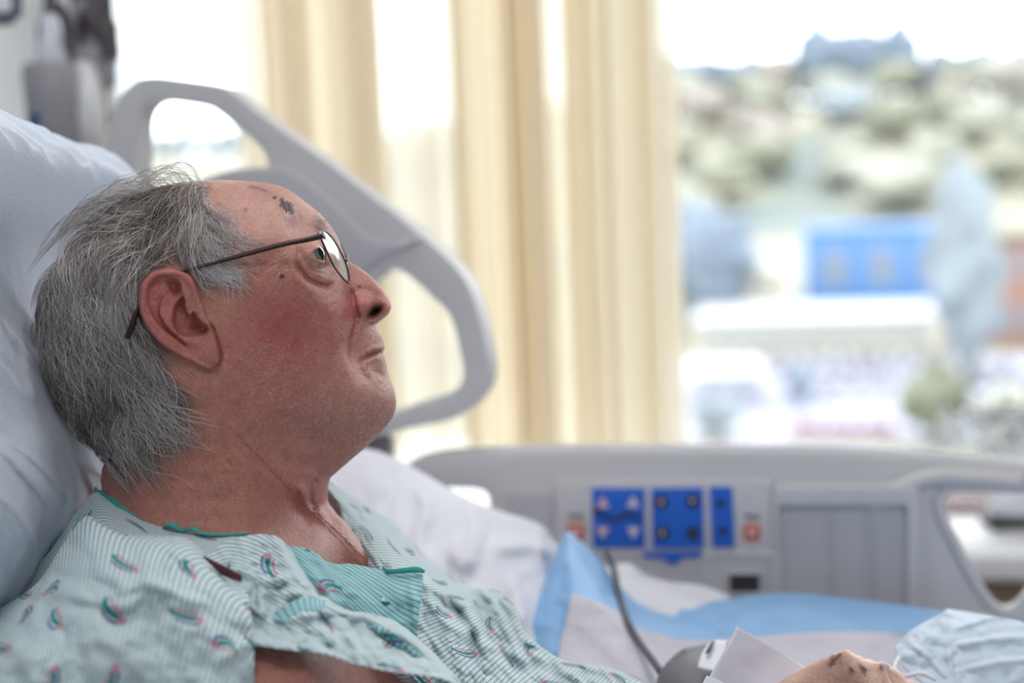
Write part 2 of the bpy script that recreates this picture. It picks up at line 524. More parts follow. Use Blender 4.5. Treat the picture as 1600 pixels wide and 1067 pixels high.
# far buildings
M_blue = mat('blue_cladding', (92, 150, 222), .6, .05, .2)
M_roofw = mat('white_roof', (226, 230, 240), .7)
M_cream = mat('cream_render', (226, 220, 200), .8, .04, .1)
M_pane = mat('far_window', (140, 156, 176), .3)
M_panel = mat('pale_pink_panel', (204, 200, 214), .6)
M_farfr = mat('far_window_frame', (170, 186, 210), .6)
def building(name, label, px0, px1, pyb, pyt, depth, mw, mr, wins=6, floors=2, roofh=.6):
    a = gpos(px0, pyb); b2 = gpos(px1, pyb)
    mid = (a + b2) / 2; wdt = (b2 - a).length
    dist = (mid - CAM).dot(CR @ Vector((0, 0, -1)))
    top = U((px0 + px1) / 2, pyt, dist).z; h = top - GZ
    dirv = (mid - CAM); dirv.z = 0; dirv.normalize(); yaw = math.atan2(dirv.y, dirv.x) - math.pi / 2
    c = mid + dirv * depth / 2
    t = empty(name, (c.x, c.y, GZ), label, 'building')
    box('wall', c.x, c.y, GZ + h / 2, wdt, depth, h, mw, t, yaw, .1)
    box('roof', c.x, c.y, GZ + h + roofh / 2, wdt + 1.2, depth + 1.2, roofh, mr, t, yaw, .1)
    exd = Vector((math.cos(yaw), math.sin(yaw), 0))
    for f in range(floors):
        for k in range(wins):
            q = mid + exd * ((k + .5) / wins - .5) * wdt * .92 - dirv * .05
            zz = GZ + h * (f + .55) / floors
            fr_ = box('window', q.x, q.y, zz, wdt / wins * .5, .3, h / floors * .45, M_farfr, t, yaw)
            q2 = q - dirv * .17
            box('pane', q2.x, q2.y, zz, wdt / wins * .42, .06, h / floors * .36, M_pane, fr_, yaw)
    return t
building('warehouse', 'large blue clad warehouse beyond the car park', 1262, 1500, 482, 360, 22, M_blue, M_blue, 3, 1)
building('office_building', 'low cream building at the left of the window view', 1030, 1220, 520, 428, 20, M_cream, M_cream, 6, 2)
building('depot', 'wide white roofed depot in front of the blue warehouse', 1090, 1470, 552, 500, 22, M_cream, M_roofw, 9, 1)
building('shed', 'pale grey shed with a flat roof beside the car park', 1085, 1190, 640, 588, 12, M_panel, M_roofw, 3, 1)
building('brown_house', 'russet brown house at the right edge of the window view', 1545, 1680, 545, 375, 16, mat('russet_wall', (176, 136, 118), .8, .1, .3), M_trunk, 3, 2)

# car park: asphalt strip, cars
M_asph = mat('car_park_asphalt', (186, 188, 204), .9, .08, .05)
c0 = gpos(1040, 690); c1 = gpos(1700, 690); c2 = gpos(1760, 556); c3 = gpos(1020, 556)
o = link('car_park', mesh_from('car_park', [p + Vector((0, 0, dz)) for dz in (.02, .12) for p in (c0, c1, c2, c3)],
     [(3, 2, 1, 0), (4, 5, 6, 7), (0, 1, 5, 4), (1, 2, 6, 5), (2, 3, 7, 6), (3, 0, 4, 7)]), M_asph, None, False); o['kind'] = 'structure'
carcols = [('white', (235, 236, 240)), ('lilac grey', (170, 166, 196)), ('dark blue', (88, 96, 128)), ('silver', (200, 204, 212)), ('pale pink', (224, 186, 196)), ('purple grey', (140, 130, 160))]
M_tyre = mat('tyre', (60, 60, 64), .9); M_cglass = mat('car_glass', (80, 90, 104), .2)
carmats = [mat('car_paint_' + n.replace(' ', '_'), c, .3, coat=.5) for n, c in carcols]
carred = mat('car_paint_red', (214, 120, 130), .4)
def car_meshes():
    bm = bmesh.new()
    prof = [(-2.1, .35), (-2.15, .8), (-1.3, .95), (1.5, .98), (2.1, .82), (2.15, .35)]
    vs = [[bm.verts.new((x, s * .88, z)) for x, z in prof] for s in (-1, 1)]
    n = len(prof)
    bm.faces.new(vs[0]); bm.faces.new(vs[1][::-1])
    for i in range(n): bm.faces.new((vs[0][i], vs[1][i], vs[1][(i + 1) % n], vs[0][(i + 1) % n]))
    body = bpy.data.meshes.new('car_body'); bm.to_mesh(body); bm.free()
    bm = bmesh.new()
    prof = [(-1.5, .9), (-.8, 1.45), (.9, 1.48), (1.7, .95)]
    vs = [[bm.verts.new((x, s * (.8 if z < 1 else .62), z)) for x, z in prof] for s in (-1, 1)]
    bm.faces.new(vs[0]); bm.faces.new(vs[1][::-1])
    for i in range(4): bm.faces.new((vs[0][i], vs[1][i], vs[1][(i + 1) % 4], vs[0][(i + 1) % 4]))
    cab = bpy.data.meshes.new('car_cabin'); bm.to_mesh(cab); bm.free()
    bm = bmesh.new()
    bmesh.ops.create_cone(bm, cap_ends=True, segments=14, radius1=.33, radius2=.33, depth=.24, matrix=Matrix.Rotation(math.pi / 2, 4, 'X'))
    wh = bpy.data.meshes.new('car_wheel'); bm.to_mesh(wh); bm.free()
    cab.materials.append(M_cglass); wh.materials.append(M_tyre)
    return body, cab, wh
cb, cc, cw = car_meshes()
bodies = []
for mm in carmats + [carred]:
    q = cb.copy(); q.materials.append(mm); bodies.append(q)
def car(p, yaw, ci, label, group):
    t = empty('car', (p.x, p.y, GZ + .12), label, 'car', group); t.rotation_euler = (0, 0, yaw)
    for nm, me, l in (('body', bodies[ci], (0, 0, 0)), ('cabin', cc, (0, 0, 0)), ('wheel', cw, (-1.35, -.8, .33)), ('wheel', cw, (1.35, -.8, .33)), ('wheel', cw, (-1.35, .8, .33)), ('wheel', cw, (1.35, .8, .33))):
        o = bpy.data.objects.new(nm, me); COL.objects.link(o); o.parent = t; o.location = l
exw = Vector((math.cos(-.25), math.sin(-.25), 0))
for rj, py in enumerate((566, 584, 604, 628)):
    for k in range(13):
        px = 1180 + k * (27 + rj * 5) + rj * 9
        if px > 1650 or random.random() < .12: continue
        if 1395 < px < 1500 and py > 600: continue
        ci = random.randrange(6)
        car(gpos(px, py), -.25 + math.pi / 2 + random.uniform(-.05, .05), ci, f'{carcols[ci][0]} car parked in the blurred car park outside', carcols[ci][0] + ' cars in the car park')
for k, px in enumerate((1262, 1316, 1370)):
    car(gpos(px, 680), -.25, 6, 'soft red car in the front row of the car park', 'soft red cars in the front row')

# nearer trees in the view
def ntree(px, pyb, pyt, w, mi, label, seed):
    p = gpos(px, pyb); dist = (p - CAM).dot(CR @ Vector((0, 0, -1)))
    top = U(px, pyt, dist).z; h = top - GZ; wd = w / FPX * dist
    t = empty('tree', (p.x, p.y, GZ), label, 'tree')
    blob('crown', (p.x, p.y, GZ + h * .58), (wd / 2, wd / 2, h * .44), tree_mats[mi], t, 4, .45, 2.2, seed)
    tube('trunk', [(p.x, p.y, GZ), (p.x, p.y, GZ + h * .35)], wd * .05, M_trunk, t, 8)
ntree(1462, 690, 572, 100, 5, 'dark olive bush-shaped tree in front of the car park', 201)
ntree(1252, 640, 575, 34, 0, 'small dark green conifer among the parked cars', 202)
ntree(1510, 600, 270, 100, 4, 'tall grey-green tree at the right of the blue warehouse', 203)
ntree(1110, 520, 330, 130, 0, 'wide blue-green tree behind the low cream building', 204)
ntree(1580, 700, 600, 90, 2, 'pale bushy tree at the lower right of the window view', 205)
ntree(1120, 690, 615, 70, 4, 'grey-green tree beside the pale grey shed', 206)

OUT = 1.0
M_white = mat('white_plastic', (226, 230, 240), .6)
# ================================================================== CURTAINS
def curtain_mat(name, rgb, transl, fab=0.0):
    m, nt, b, out = new_mat(name)
    c = lin(rgb) + (1,)
    nt.nodes.remove(b)
    d = nt.nodes.new('ShaderNodeBsdfDiffuse'); t = nt.nodes.new('ShaderNodeBsdfTranslucent'); tp = nt.nodes.new('ShaderNodeBsdfTransparent')
    mx = nt.nodes.new('ShaderNodeMixShader'); mx.inputs[0].default_value = transl
    mx2 = nt.nodes.new('ShaderNodeMixShader'); mx2.inputs[0].default_value = fab
    tc = nt.nodes.new('ShaderNodeTexCoord'); w_ = nt.nodes.new('ShaderNodeTexNoise'); w_.inputs['Scale'].default_value = 300
    r = nt.nodes.new('ShaderNodeValToRGB'); r.color_ramp.elements[0].color = tuple(x * .93 for x in c[:3]) + (1,); r.color_ramp.elements[1].color = c
    nt.links.new(tc.outputs['Object'], w_.inputs['Vector']); nt.links.new(w_.outputs['Fac'], r.inputs[0])
    nt.links.new(r.outputs[0], d.inputs[0]); nt.links.new(r.outputs[0], t.inputs[0])
    nt.links.new(d.outputs[0], mx.inputs[1]); nt.links.new(t.outputs[0], mx.inputs[2])
    nt.links.new(mx.outputs[0], mx2.inputs[1]); nt.links.new(tp.outputs[0], mx2.inputs[2])
    nt.links.new(mx2.outputs[0], out.inputs[0])
    return m
M_cur_cream = curtain_mat('cream_curtain', (250, 238, 214), .62)
M_cur_white = curtain_mat('white_curtain', (250, 243, 228), .66, .14)
M_cur_beige = curtain_mat('beige_curtain', (240, 226, 202), .58)
def curtain(name, label, px0, px1, mt, folds, amp, off, zbot, seed, lean=0.0, parent=None):
    a0 = CURT.loc(px0, 350)[0]; a1 = CURT.loc(px1, 350)[0]
    zb = zbot - CURT.o.z; zt = 2.5 - CURT.o.z
    n, k = folds * 22, 26
    rr = np.random.default_rng(seed)
    ph = rr.random(6) * 6
    V = []
    for i in range(n):
        u = i / (n - 1)
        for j in range(k):
            v = j / (k - 1)
            ff = folds * 2 * math.pi * (u + .03 * math.sin(5 * u + ph[0]) + .012 * math.sin(2.5 * v + u * 9 + ph[1]))
            A = amp * (.75 + .35 * math.sin(u * 7 + ph[2])) * (1 - .15 * v)
            f = off + A * math.sin(ff) + .25 * A * math.sin(2.3 * ff + ph[3])
            a = a0 + (a1 - a0) * u + .35 * A * math.cos(ff + .4) + lean * (1 - v) * (1 - u)
            p = CURT.at(a, zb + (zt - zb) * v, f)
            V.append(tuple(p))
    idx = np.arange(n * k).reshape(n, k)
    Q = np.stack([idx[:-1, :-1], idx[1:, :-1], idx[1:, 1:], idx[:-1, 1:]], -1).reshape(-1, 4)
    o = link(name, fast_mesh(name, np.array(V), Q), mt, parent)
    return o
zcb = CURT.hit(800, 700).z
ct = empty('curtain', CURT.at(0, 2.5 - CURT.o.z), 'long cream curtain hanging in folds beside the white sheer panel', 'curtain')
M_cur_bright = curtain_mat('curtain_bright_strip', (252, 242, 220), .68, .12)  # bright slits between folds painted as paler, thinner strips
curtain('curtain_cloth', '', 716, 822, M_cur_cream, 3, .02, 0, zcb, 1, 0, ct)
curtain('curtain_cloth', '', 806, 862, M_cur_beige, 2, .02, .02, zcb, 2, 0, ct)
curtain('curtain_bright_strip', '', 846, 896, M_cur_bright, 1, .012, -.02, zcb, 3, 0, ct)
curtain('curtain_cloth', '', 886, 1018, M_cur_cream, 4, .018, 0, zcb, 4, 0, ct)
curtain('curtain_bright_strip', '', 1006, 1062, M_cur_bright, 2, .014, .01, zcb, 6, 0, ct)
ct2 = empty('curtain', CURT.at(-.5, 2.5 - CURT.o.z), 'beige curtain hanging left of the white sheer, behind the raised head rail', 'curtain')
curtain('curtain_bright_strip', '', 372, 430, M_cur_bright, 2, .016, -.02, zcb, 7, .0, ct2)
curtain('curtain_cloth', '', 420, 498, M_cur_beige, 2, .018, 0, zcb, 5, .0, ct2)
curtain('curtain_cloth', '', 488, 562, M_cur_cream, 2, .014, .02, zcb, 8, .0, ct2)
curtain('curtain_cloth', '', 552, 606, M_cur_beige, 2, .018, 0, zcb, 10, .0, ct2)
ct3 = empty('sheer_curtain', CURT.at(-.3, 2.5 - CURT.o.z), 'bright white sheer curtain hanging between the two cream curtains', 'curtain')
curtain('curtain_cloth', '', 594, 728, M_cur_white, 4, .014, -.05, zcb + .01, 9, 0, ct3)
M_rail_al = mat('curtain_track', (210, 210, 210), .4, metal=.6)
o = pbox('curtain_track', CURT, hw + .05, aR - .1, 2.5 - CURT.o.z, 2.53 - CURT.o.z, -.02, .02, M_rail_al)
tag(o, 'aluminium curtain track above the window carrying the curtains', 'curtain track')

# ================================================================== BED RAILS
M_plastic = mat('grey_plastic', (204, 204, 208), .45, .02, 15, bump=.15, bscale=900)
M_plastic2 = mat('grey_plastic_panel', (190, 191, 197), .5, .02, 15, bump=.15, bscale=900)
M_dark = mat('dark_plastic', (52, 50, 52), .5)
M_steel = mat('steel', (150, 150, 152), .35, metal=.9)

head = empty('head_side_rail', RAIL.hit(500, 900), 'grey plastic side rail with two openings raised behind the head', 'bed rail')
outer = [(172, 262), (180, 200), (196, 160), (220, 130), (250, 121), (300, 126), (345, 133), (375, 147), (430, 190), (520, 254), (620, 330), (690, 388), (730, 430),
         (752, 480), (770, 560), (768, 598), (750, 628), (715, 650), (660, 662), (600, 676), (520, 700), (420, 730), (300, 740), (210, 640), (175, 500), (166, 360)]
h1 = [(226, 262), (227, 200), (234, 172), (252, 159), (290, 161), (335, 168), (352, 176), (385, 202), (415, 227), (428, 250), (422, 272), (400, 284), (360, 300), (300, 320), (240, 320), (227, 300)]
h2 = [(560, 520), (575, 460), (600, 428), (622, 418), (645, 427), (680, 458), (706, 484), (718, 510), (727, 550), (732, 578), (724, 600), (702, 614), (660, 628), (600, 646), (520, 650), (500, 600)]
plate('rail_panel', RAIL, outer, [h1, h2], 0, .034, .012, M_plastic, head, dens=5, bres=4)
# raised moulding on the panel between the openings
plate('moulding', RAIL, [(300, 300), (430, 262), (520, 318), (575, 372), (640, 384), (600, 400), (560, 430), (500, 470), (330, 470)], [], .017, .010, .004, M_plastic2, head, dens=6)
tube('seam_rib', [RAIL.hit(x, y, .019) for x, y in ((420, 262), (470, 305), (530, 350), (565, 382), (612, 386), (655, 372))], .0028, M_plastic, head, 8)
for px in (330, 560):
    a, z = RAIL.loc(px, 730)
    pbox('support_arm', RAIL, a - .03, a + .03, .42 - RAIL.o.z, z + .03, -.035, -.016, M_steel, head, .004)

foot = empty('foot_side_rail', RAIL.hit(1150, 1050), 'long grey plastic side rail with blue control panel beyond the bed', 'bed rail')
fo = [(632, 742), (655, 724), (700, 713), (800, 708), (900, 706), (1100, 706), (1300, 708), (1420, 716), (1520, 724), (1590, 732), (1660, 745), (1720, 790), (1720, 900), (1680, 960),
      (1600, 985), (1500, 1010), (1300, 1030), (1100, 1035), (900, 1035), (760, 1025), (660, 960), (625, 850), (620, 780)]
fh1 = [(1472, 795), (1478, 772), (1492, 764), (1540, 764), (1610, 768), (1640, 790), (1635, 850), (1610, 915), (1590, 945), (1572, 953), (1554, 945), (1535, 915), (1510, 868), (1488, 826)]
fh2 = [(672, 800), (676, 768), (690, 758), (725, 757), (758, 760), (770, 772), (770, 800), (765, 850), (690, 850)]
plate('rail_panel', RAIL, fo, [fh1, fh2], 0, .03, .01, M_plastic, foot, dens=5, bres=4)
# top grip
tube('top_grip', [RAIL.hit(x, y, .004) for x, y in ((640, 744), (665, 727), (710, 717), (800, 712), (900, 710), (1100, 710), (1300, 712), (1420, 719), (1520, 728), (1600, 737), (1665, 750))], .0105, M_plastic, foot, 12)
# control housing and lower plate
plate('control_housing', RAIL, rrect(868, 750, 1206, 862, 10), [], .017, .012, .003, M_plastic, foot, smooth_pts=False)
plate('service_cover', RAIL, rrect(940, 866, 1216, 1000, 16), [], .017, .012, .004, M_plastic2, foot, smooth_pts=False)
plate('cover_frame', RAIL, rrect(934, 860, 1222, 1006, 18), [rrect(941, 867, 1215, 1000, 14)], .018, .014, .002, M_plastic, foot, smooth_pts=False)
plate('socket', RAIL, rrect(1139, 896, 1188, 926, 3), [], .0245, .004, .0008, M_dark, foot, smooth_pts=False)
plate('socket_rim', RAIL, rrect(1136, 893, 1191, 929, 4), [rrect(1140, 897, 1187, 925, 3)], .026, .005, .0008, M_plastic2, foot, smooth_pts=False)
# recessed storage panel: a frame stands proud around a sunk panel
plate('panel_frame', RAIL, rrect(1208, 758, 1436, 1000, 12), [rrect(1216, 786, 1418, 990, 6)], .019, .016, .004, M_plastic, foot, smooth_pts=False)
plate('storage_panel', RAIL, rrect(1214, 786, 1420, 992, 6), [], .016, .008, .002, M_plastic2, foot, smooth_pts=False)
for x in (1296, 1360):
    plate('panel_rib', RAIL, rrect(x, 790, x + 4, 980, 1.5), [], .021, .004, .001, M_plastic2, foot, smooth_pts=False)
plate('left_panel', RAIL, rrect(792, 768, 866, 1000, 8), [], .017, .008, .002, M_plastic2, foot, smooth_pts=False)
tube('handle_rim', [RAIL.hit(x, y, .016) for x, y in ((1360, 790), (1395, 768), (1430, 752), (1466, 744), (1530, 746), (1600, 752))], .008, M_plastic, foot, 10)
tube('opening_rim', [RAIL.hit(x, y, .014) for x, y in ((1480, 765), (1466, 780), (1470, 805), (1492, 850), (1516, 895), (1540, 935), (1556, 951), (1574, 957), (1592, 950), (1610, 930))], .0055, M_plastic, foot, 10)
for px in (800, 1450):
    a, z = RAIL.loc(px, 1010)
    pbox('support_arm', RAIL, a - .03, a + .03, .42 - RAIL.o.z, z + .03, -.035, -.012, M_steel, foot, .004)

# control panel print and keys
M_bl = mat('blue_key_panel', (24, 98, 206), .45)
M_key = mat('key_black', (30, 30, 40), .5)
M_kw = mat('key_white', (216, 208, 220), .5)
M_kp = mat('key_pink', (222, 190, 200), .5)
M_or = mat('key_orange', (206, 92, 56), .5)
M_txt = mat('grey_lettering', (96, 104, 110), .6)
pan = plate('blue_panel', RAIL, [(925, 763), (1007, 763), (1008, 856), (927, 856)], [], .0245, .003, .0006, M_bl, foot, smooth_pts=False)
pan2 = plate('blue_panel', RAIL, [(1018, 763), (1098, 762), (1100, 856), (1020, 856)], [], .0245, .003, .0006, M_bl, foot, smooth_pts=False)
pan3 = plate('blue_panel', RAIL, [(1109, 761), (1144, 761), (1148, 855), (1113, 855)], [], .0245, .003, .0006, M_bl, foot, smooth_pts=False)
def tri(x, y, s, up, m, par):
    k = -1 if up else 1
    return plate('arrow_key', RAIL, [(x - s, y - k * s * .9), (x + s, y - k * s * .9), (x, y + k * s * .9)], [], .0265, .003, .0005, m, par, smooth_pts=False)
for x, y, up, m_ in ((942, 784, 1, M_kp), (989, 783, 1, M_kw), (942, 833, 0, M_kp), (990, 833, 0, M_kw)): tri(x, y, 10, up, m_, pan)
for x, y, up in ((1126, 783, 1), (1129, 832, 0)): tri(x, y, 8, up, M_key, pan3)
tube('reclining_figure', [RAIL.hit(x, y, .0262) for x, y in ((936, 801), (948, 808), (960, 812), (970, 809), (980, 803), (990, 806), (1000, 811))], .0022, M_key, pan, 8, flat=.8)
blob('figure_head', RAIL.hit(932, 798, .0262), (.0035, .002, .0035), M_key, pan, 2, 0)
def disc(name, x, y, r, off, m, par, th=.003):
    return plate(name, RAIL, [(x + r * math.cos(a), y + r * math.sin(a)) for a in np.linspace(0, 2 * math.pi, 20, endpoint=False)], [], off, th, .0006, m, par, smooth_pts=False)
for x, y, k in ((1033, 784, 0), (1082, 783, 1), (1035, 833, 2), (1083, 833, 3)):
    d_ = disc('round_key', x, y, 10, .0265, M_key, pan2)
    mk = M_kp if k != 1 else M_kw
    if k in (0, 2): plate('key_mark', RAIL, rrect(x - 2.5, y - 4, x + 2.5, y + 4, 1), [], .0285, .0015, .0003, mk, pan2, smooth_pts=False)
    elif k == 1: tri(x, y, 4, 0, mk, pan2).location = tuple(RAIL.n * .0018)
    else: plate('key_mark', RAIL, rrect(x - 1.5, y - 4, x + 3, y + 4, 1), [], .0285, .0015, .0003, M_txt, pan2, smooth_pts=False)
plate('blue_tab', RAIL, [(1003, 863), (1098, 862), (1094, 870), (1066, 871), (1058, 880), (1046, 881), (1037, 872), (1008, 870)], [], .0255, .003, .0005, M_bl, foot, smooth_pts=False)
for x, y in ((1175, 832), (900, 832)):
    k_ = plate('orange_key', RAIL, rrect(x - 12, y - 12, x + 12, y + 12, 2), [], .0245, .003, .0006, M_or, foot, smooth_pts=False)
    for s in (-1, 1):
        tube('cross_mark', [RAIL.hit(x - 5, y - 5 * s, .0262), RAIL.hit(x + 5, y + 5 * s, .0262)], .0013, M_kw, k_, 6)
    for i in range(3):
        plate('lettering', RAIL, rrect(x - 11 + i * 8, y - 28, x - 5 + i * 8, y - 22, 1), [], .0238, .001, .0002, M_txt, foot, smooth_pts=False)

# ================================================================== LEFT EQUIPMENT ON THE HEAD WALL
HW = Plane(W.at(hw, 0, 0) , -W.n)            # the head wall's plane
HW.n = W.ex.copy()
def HP(px, py, off): return HW.hit(px, py, off)
M_eq = mat('equipment_grey', (150, 150, 158), .5, .05, 10)
M_eqd = mat('equipment_dark', (76, 70, 76), .5)
M_clr = mat('clear_bottle', (196, 202, 214), .15, coat=.6)
M_bag = mat('white_bag', (220, 222, 230), .5, bump=.4, bscale=30)
M_blu = mat('blue_cap', (40, 72, 120), .5)
# IV / equipment pole
P1 = U(166, 300, 1.75); P0 = U(150, 0, 1.75)
px_, py_ = P1.x, P1.y
pole = empty('equipment_pole', (px_, py_, 0), 'dark grey equipment pole with clamps between the wall and the window', 'pole')
tube('pole_tube', [(px_, py_, .05), (px_, py_, 2.1)], .011, M_eqd, pole, 12)
for k in range(5):
    a = k * 2 * math.pi / 5
    tube('foot', [(px_, py_, .06), (px_ + .16 * math.cos(a), py_ + .16 * math.sin(a), .03)], .012, M_eqd, pole, 8)
for (xx, yy, w_, h_, m_) in ((146, 40, .05, .10, M_eqd), (158, 80, .035, .06, M_eq), (166, 65, .03, .05, M_eqd), (152, 105, .045, .05, M_eq)):
    q = U(xx, yy, 1.74); box('clamp', q.x, q.y, q.z, w_, .04, h_, m_, pole, .3, .006)
tube('clamp_arm', [U(120, -20, 1.73), U(140, 30, 1.72), U(160, 70, 1.73), U(168, 95, 1.73)], .012, M_eqd, pole, 8)
# suction canister with regulator
q = U(80, 155, 1.66)
can = empty('suction_canister', (q.x, q.y, q.z - .1), 'grey suction canister with a blue mark hanging beside the wall', 'canister')
cv, cf = tube_vf(np.array([[q.x, q.y, q.z - .085], [q.x, q.y, q.z - .08], [q.x, q.y, q.z], [q.x, q.y, q.z + .036], [q.x, q.y, q.z + .042]]), np.array([.022, .027, .03, .031, .026]), 24)
link('canister_body', mesh_from('canister_body', cv, cf), M_eq, can)
q2 = U(80, 90, 1.66)
cv, cf = tube_vf(np.array([[q2.x, q2.y, q2.z - .02], [q2.x, q2.y, q2.z], [q2.x, q2.y, q2.z + .03], [q2.x, q2.y, q2.z + .05]]), np.array([.024, .018, .011, .009]), 20)
link('canister_neck', mesh_from('canister_neck', cv, cf), M_clr, can)
q3 = U(54, 188, 1.635); box('blue_mark', q3.x, q3.y, q3.z, .012, .008, .018, M_blu, can, .3, .002)
tube('bracket', [U(78, 20, 1.67), U(78, -40, 1.67), U(78, -80, 1.67), U(120, -90, 1.74)], .008, M_eqd, can, 8)
hose = tube('suction_hose', [U(70, 95, 1.66), U(66, 50, 1.66), U(74, 18, 1.66), U(92, 12, 1.67), U(105, 40, 1.68), U(108, 100, 1.69), U(112, 170, 1.70), U(118, 260, 1.7)], .0065, M_eqd, None, 10)
tag(hose, 'dark looped hose rising from the grey canister', 'hose')
hose2 = tube('drip_line', [U(128, 0, 1.71), U(112, 40, 1.71), U(120, 90, 1.72), U(136, 150, 1.72), U(128, 210, 1.72), U(125, 260, 1.72)], .005, M_eq, None, 10)
tag(hose2, 'grey tubing hanging down beside the dark pole', 'tubing')
bagp = patch('fluid_bag', [[(112, 100, 1.72), (110, 150, 1.70), (106, 200, 1.70), (108, 262, 1.72)], [(125, 96, 1.70), (126, 150, 1.67), (125, 200, 1.67), (124, 262, 1.70)],
             [(140, 100, 1.71), (148, 140, 1.68), (150, 200, 1.68), (146, 262, 1.71)], [(150, 110, 1.73), (160, 150, 1.73), (163, 200, 1.73), (158, 262, 1.74)]], 30, 40, M_bag, None, wr=((.003, 12, 30, 0, 4),), thick=.004)
tag(bagp, 'crumpled white bag hanging beside the dark pole', 'bag')
# wall outlet at the top left
q = U(6, 6, 1.5)
sock = plate('wall_outlet', Plane(q, W.ex), rrect(-22, -30, 27, 28, 9), [], 0, .02, .004, mat('outlet_rim', (70, 90, 120), .4), None, smooth_pts=False)
tag(sock, 'rounded outlet with dark blue rim at the top left corner', 'outlet')
sf = plate('faceplate', Plane(q, W.ex), rrect(-15, -24, 19, 20, 6), [], .008, .012, .002, M_frame, sock, smooth_pts=False)
arm_ = pbox('mount', Plane(q, W.ex), -.2, .0, -.02, .02, -.02, -.011, M_eq, sock)

# ================================================================== BED, PILLOW, LINEN
M_sheet = mat('white_sheet', (226, 227, 236), .85, .02, 8, bump=.25, bscale=500)
M_pillow = mat('pillow_case', (208, 217, 232), .85, .03, 6, bump=.25, bscale=500)
M_mat = mat('mattress_cover', (196, 202, 214), .7)
bz = U(1100, 1130, 1.15).z
bed = empty('hospital_bed', RAIL.at(.25, -RAIL.o.z, .45), 'hospital bed frame carrying the mattress under the patient', 'bed')
def rb(name, a0, a1, z0, z1, f0, f1, m, par, bev=.004):
    return pbox(name, RAIL, a0, a1, z0 - RAIL.o.z, z1 - RAIL.o.z, f0, f1, m, par, bev)
rb('bed_deck', -.45, 1.35, bz - .22, bz - .17, .03, .93, M_plastic2, bed)
for a in (-.3, 1.15):
    rb('bed_leg', a - .05, a + .05, .06, bz - .22, .2, .76, M_steel, bed)
    for f in (.2, .76): rb('castor', a - .05, a + .05, 0.0, .09, f - .03, f + .03, M_dark, bed, .02)
mt = rb('mattress', -.05, 1.35, bz - .168, bz - .03, .045, .9, M_mat, None, .03)
tag(mt, 'pale grey hospital mattress under the white sheet', 'mattress')

# backrest mattress section, raised behind the pillow
def slab(name, pts, y0, y1, m, par=None, bev=.02):
    """prism: pts (x, z) world-ish in camera-parallel plane given as px at depth .9"""
    V = []
    for d in (y0, y1):
        for px, py in pts:
            p = U(px, py, .9); dv = (CR @ Vector((0, 0, -1))) * (d - .9)
            V.append(p + dv)
    n = len(pts)
    F = [tuple(range(n)), tuple(range(2 * n - 1, n - 1, -1))] + [(i, i + n, (i + 1) % n + n, (i + 1) % n) for i in range(n)]
    me = mesh_from(name, V, F); bm = bmesh.new(); bm.from_mesh(me); bmesh.ops.recalc_face_normals(bm, faces=bm.faces)
    bmesh.ops.bevel(bm, geom=bm.edges[:], offset=bev, segments=3, profile=.5, affect='EDGES'); bm.to_mesh(me); bm.free()
    return link(name, me, m, par)
bs = slab('backrest_mattress', [(-360, 330), (-230, 300), (-40, 760), (150, 1240), (-60, 1330)], .68, 1.18, M_mat)
tag(bs, 'raised backrest section of the mattress behind the pillow', 'mattress')

# pillow: closed cushion lofted along the depth axis
def pillow():
    nu, nv_ = 200, 260
    # cross-section (px at depth .9), dented where the head lies
    base = [(40, 960), (78, 905), (118, 820), (128, 760), (118, 700), (92, 640), (66, 560), (44, 480), (40, 400), (60, 320), (74, 250), (58, 222), (14, 188), (-60, 172), (-150, 190),
            (-190, 260), (-200, 420), (-160, 600), (-90, 780), (-10, 930), (10, 965)]
    C = cr_interp(np.array(base, float), nv_, closed=True)
    cen = C.mean(0)
    V = []
    ds = np.linspace(0, 1, nu)
    for i, t in enumerate(ds):
        d = .60 + .62 * t
        e = (1 - abs(2 * t - 1) ** 5) ** .5
        sc_ = .12 + .88 * e
        P = cen + (C - cen) * sc_
        puff = 26 * (np.exp(-((d - 1.09) / .07) ** 2)) + 6 * np.exp(-((d - .70) / .06) ** 2)
        dirx = (P[:, 0] > cen[0]) * 1.0
        P = P + np.stack([puff * dirx, -puff * .3 * (P[:, 1] < 320)], -1)
        # wrinkles fanning out
        ang = np.arctan2(P[:, 1] - cen[1], P[:, 0] - cen[0])
        s_ = np.linspace(0, 20, nv_, endpoint=False)
        w = 9.0 * vnoise(np.full(nv_, d * 26) + s_ * .55, s_ * .5 + 3, 21) + 5 * vnoise(np.full(nv_, d * 60) + s_ * 1.0, s_ * .7, 23) + 2.2 * vnoise(np.full(nv_, d * 120) - s_ * .8, s_ * 1.6, 27)
        cc_ = vnoise(np.full(nv_, d * 34) + s_ * 1.5, np.full(nv_, d * 5.0) - s_ * .35, 29)
        w += 7 * (1 - np.minimum(1, np.abs(cc_) * 2.4)) ** 1.5 - 5 * vnoise(np.full(nv_, d * 70) + s_ * 3.0, s_ * .3, 30)
        P = P + np.stack([np.cos(ang) * w, np.sin(ang) * w], -1) * e
        q = Un(P[:, 0], P[:, 1], np.full(nv_, .9)) + np.array(CR @ Vector((0, 0, -1))) * (d - .9)
        V.append(q)
    V = np.array(V); idx = np.arange(nu * nv_).reshape(nu, nv_)
    nx_ = np.roll(idx, -1, axis=1)
    Q = np.stack([idx[:-1], idx[1:], nx_[1:], nx_[:-1]], -1).reshape(-1, 4)
    me = fast_mesh('pillow', V.reshape(-1, 3), Q)
    bm = bmesh.new(); bm.from_mesh(me)
    bmesh.ops.holes_fill(bm, edges=[e for e in bm.edges if e.is_boundary], sides=0)
    bmesh.ops.recalc_face_normals(bm, faces=bm.faces); bm.to_mesh(me); bm.free()
    return link('pillow', me, M_pillow)
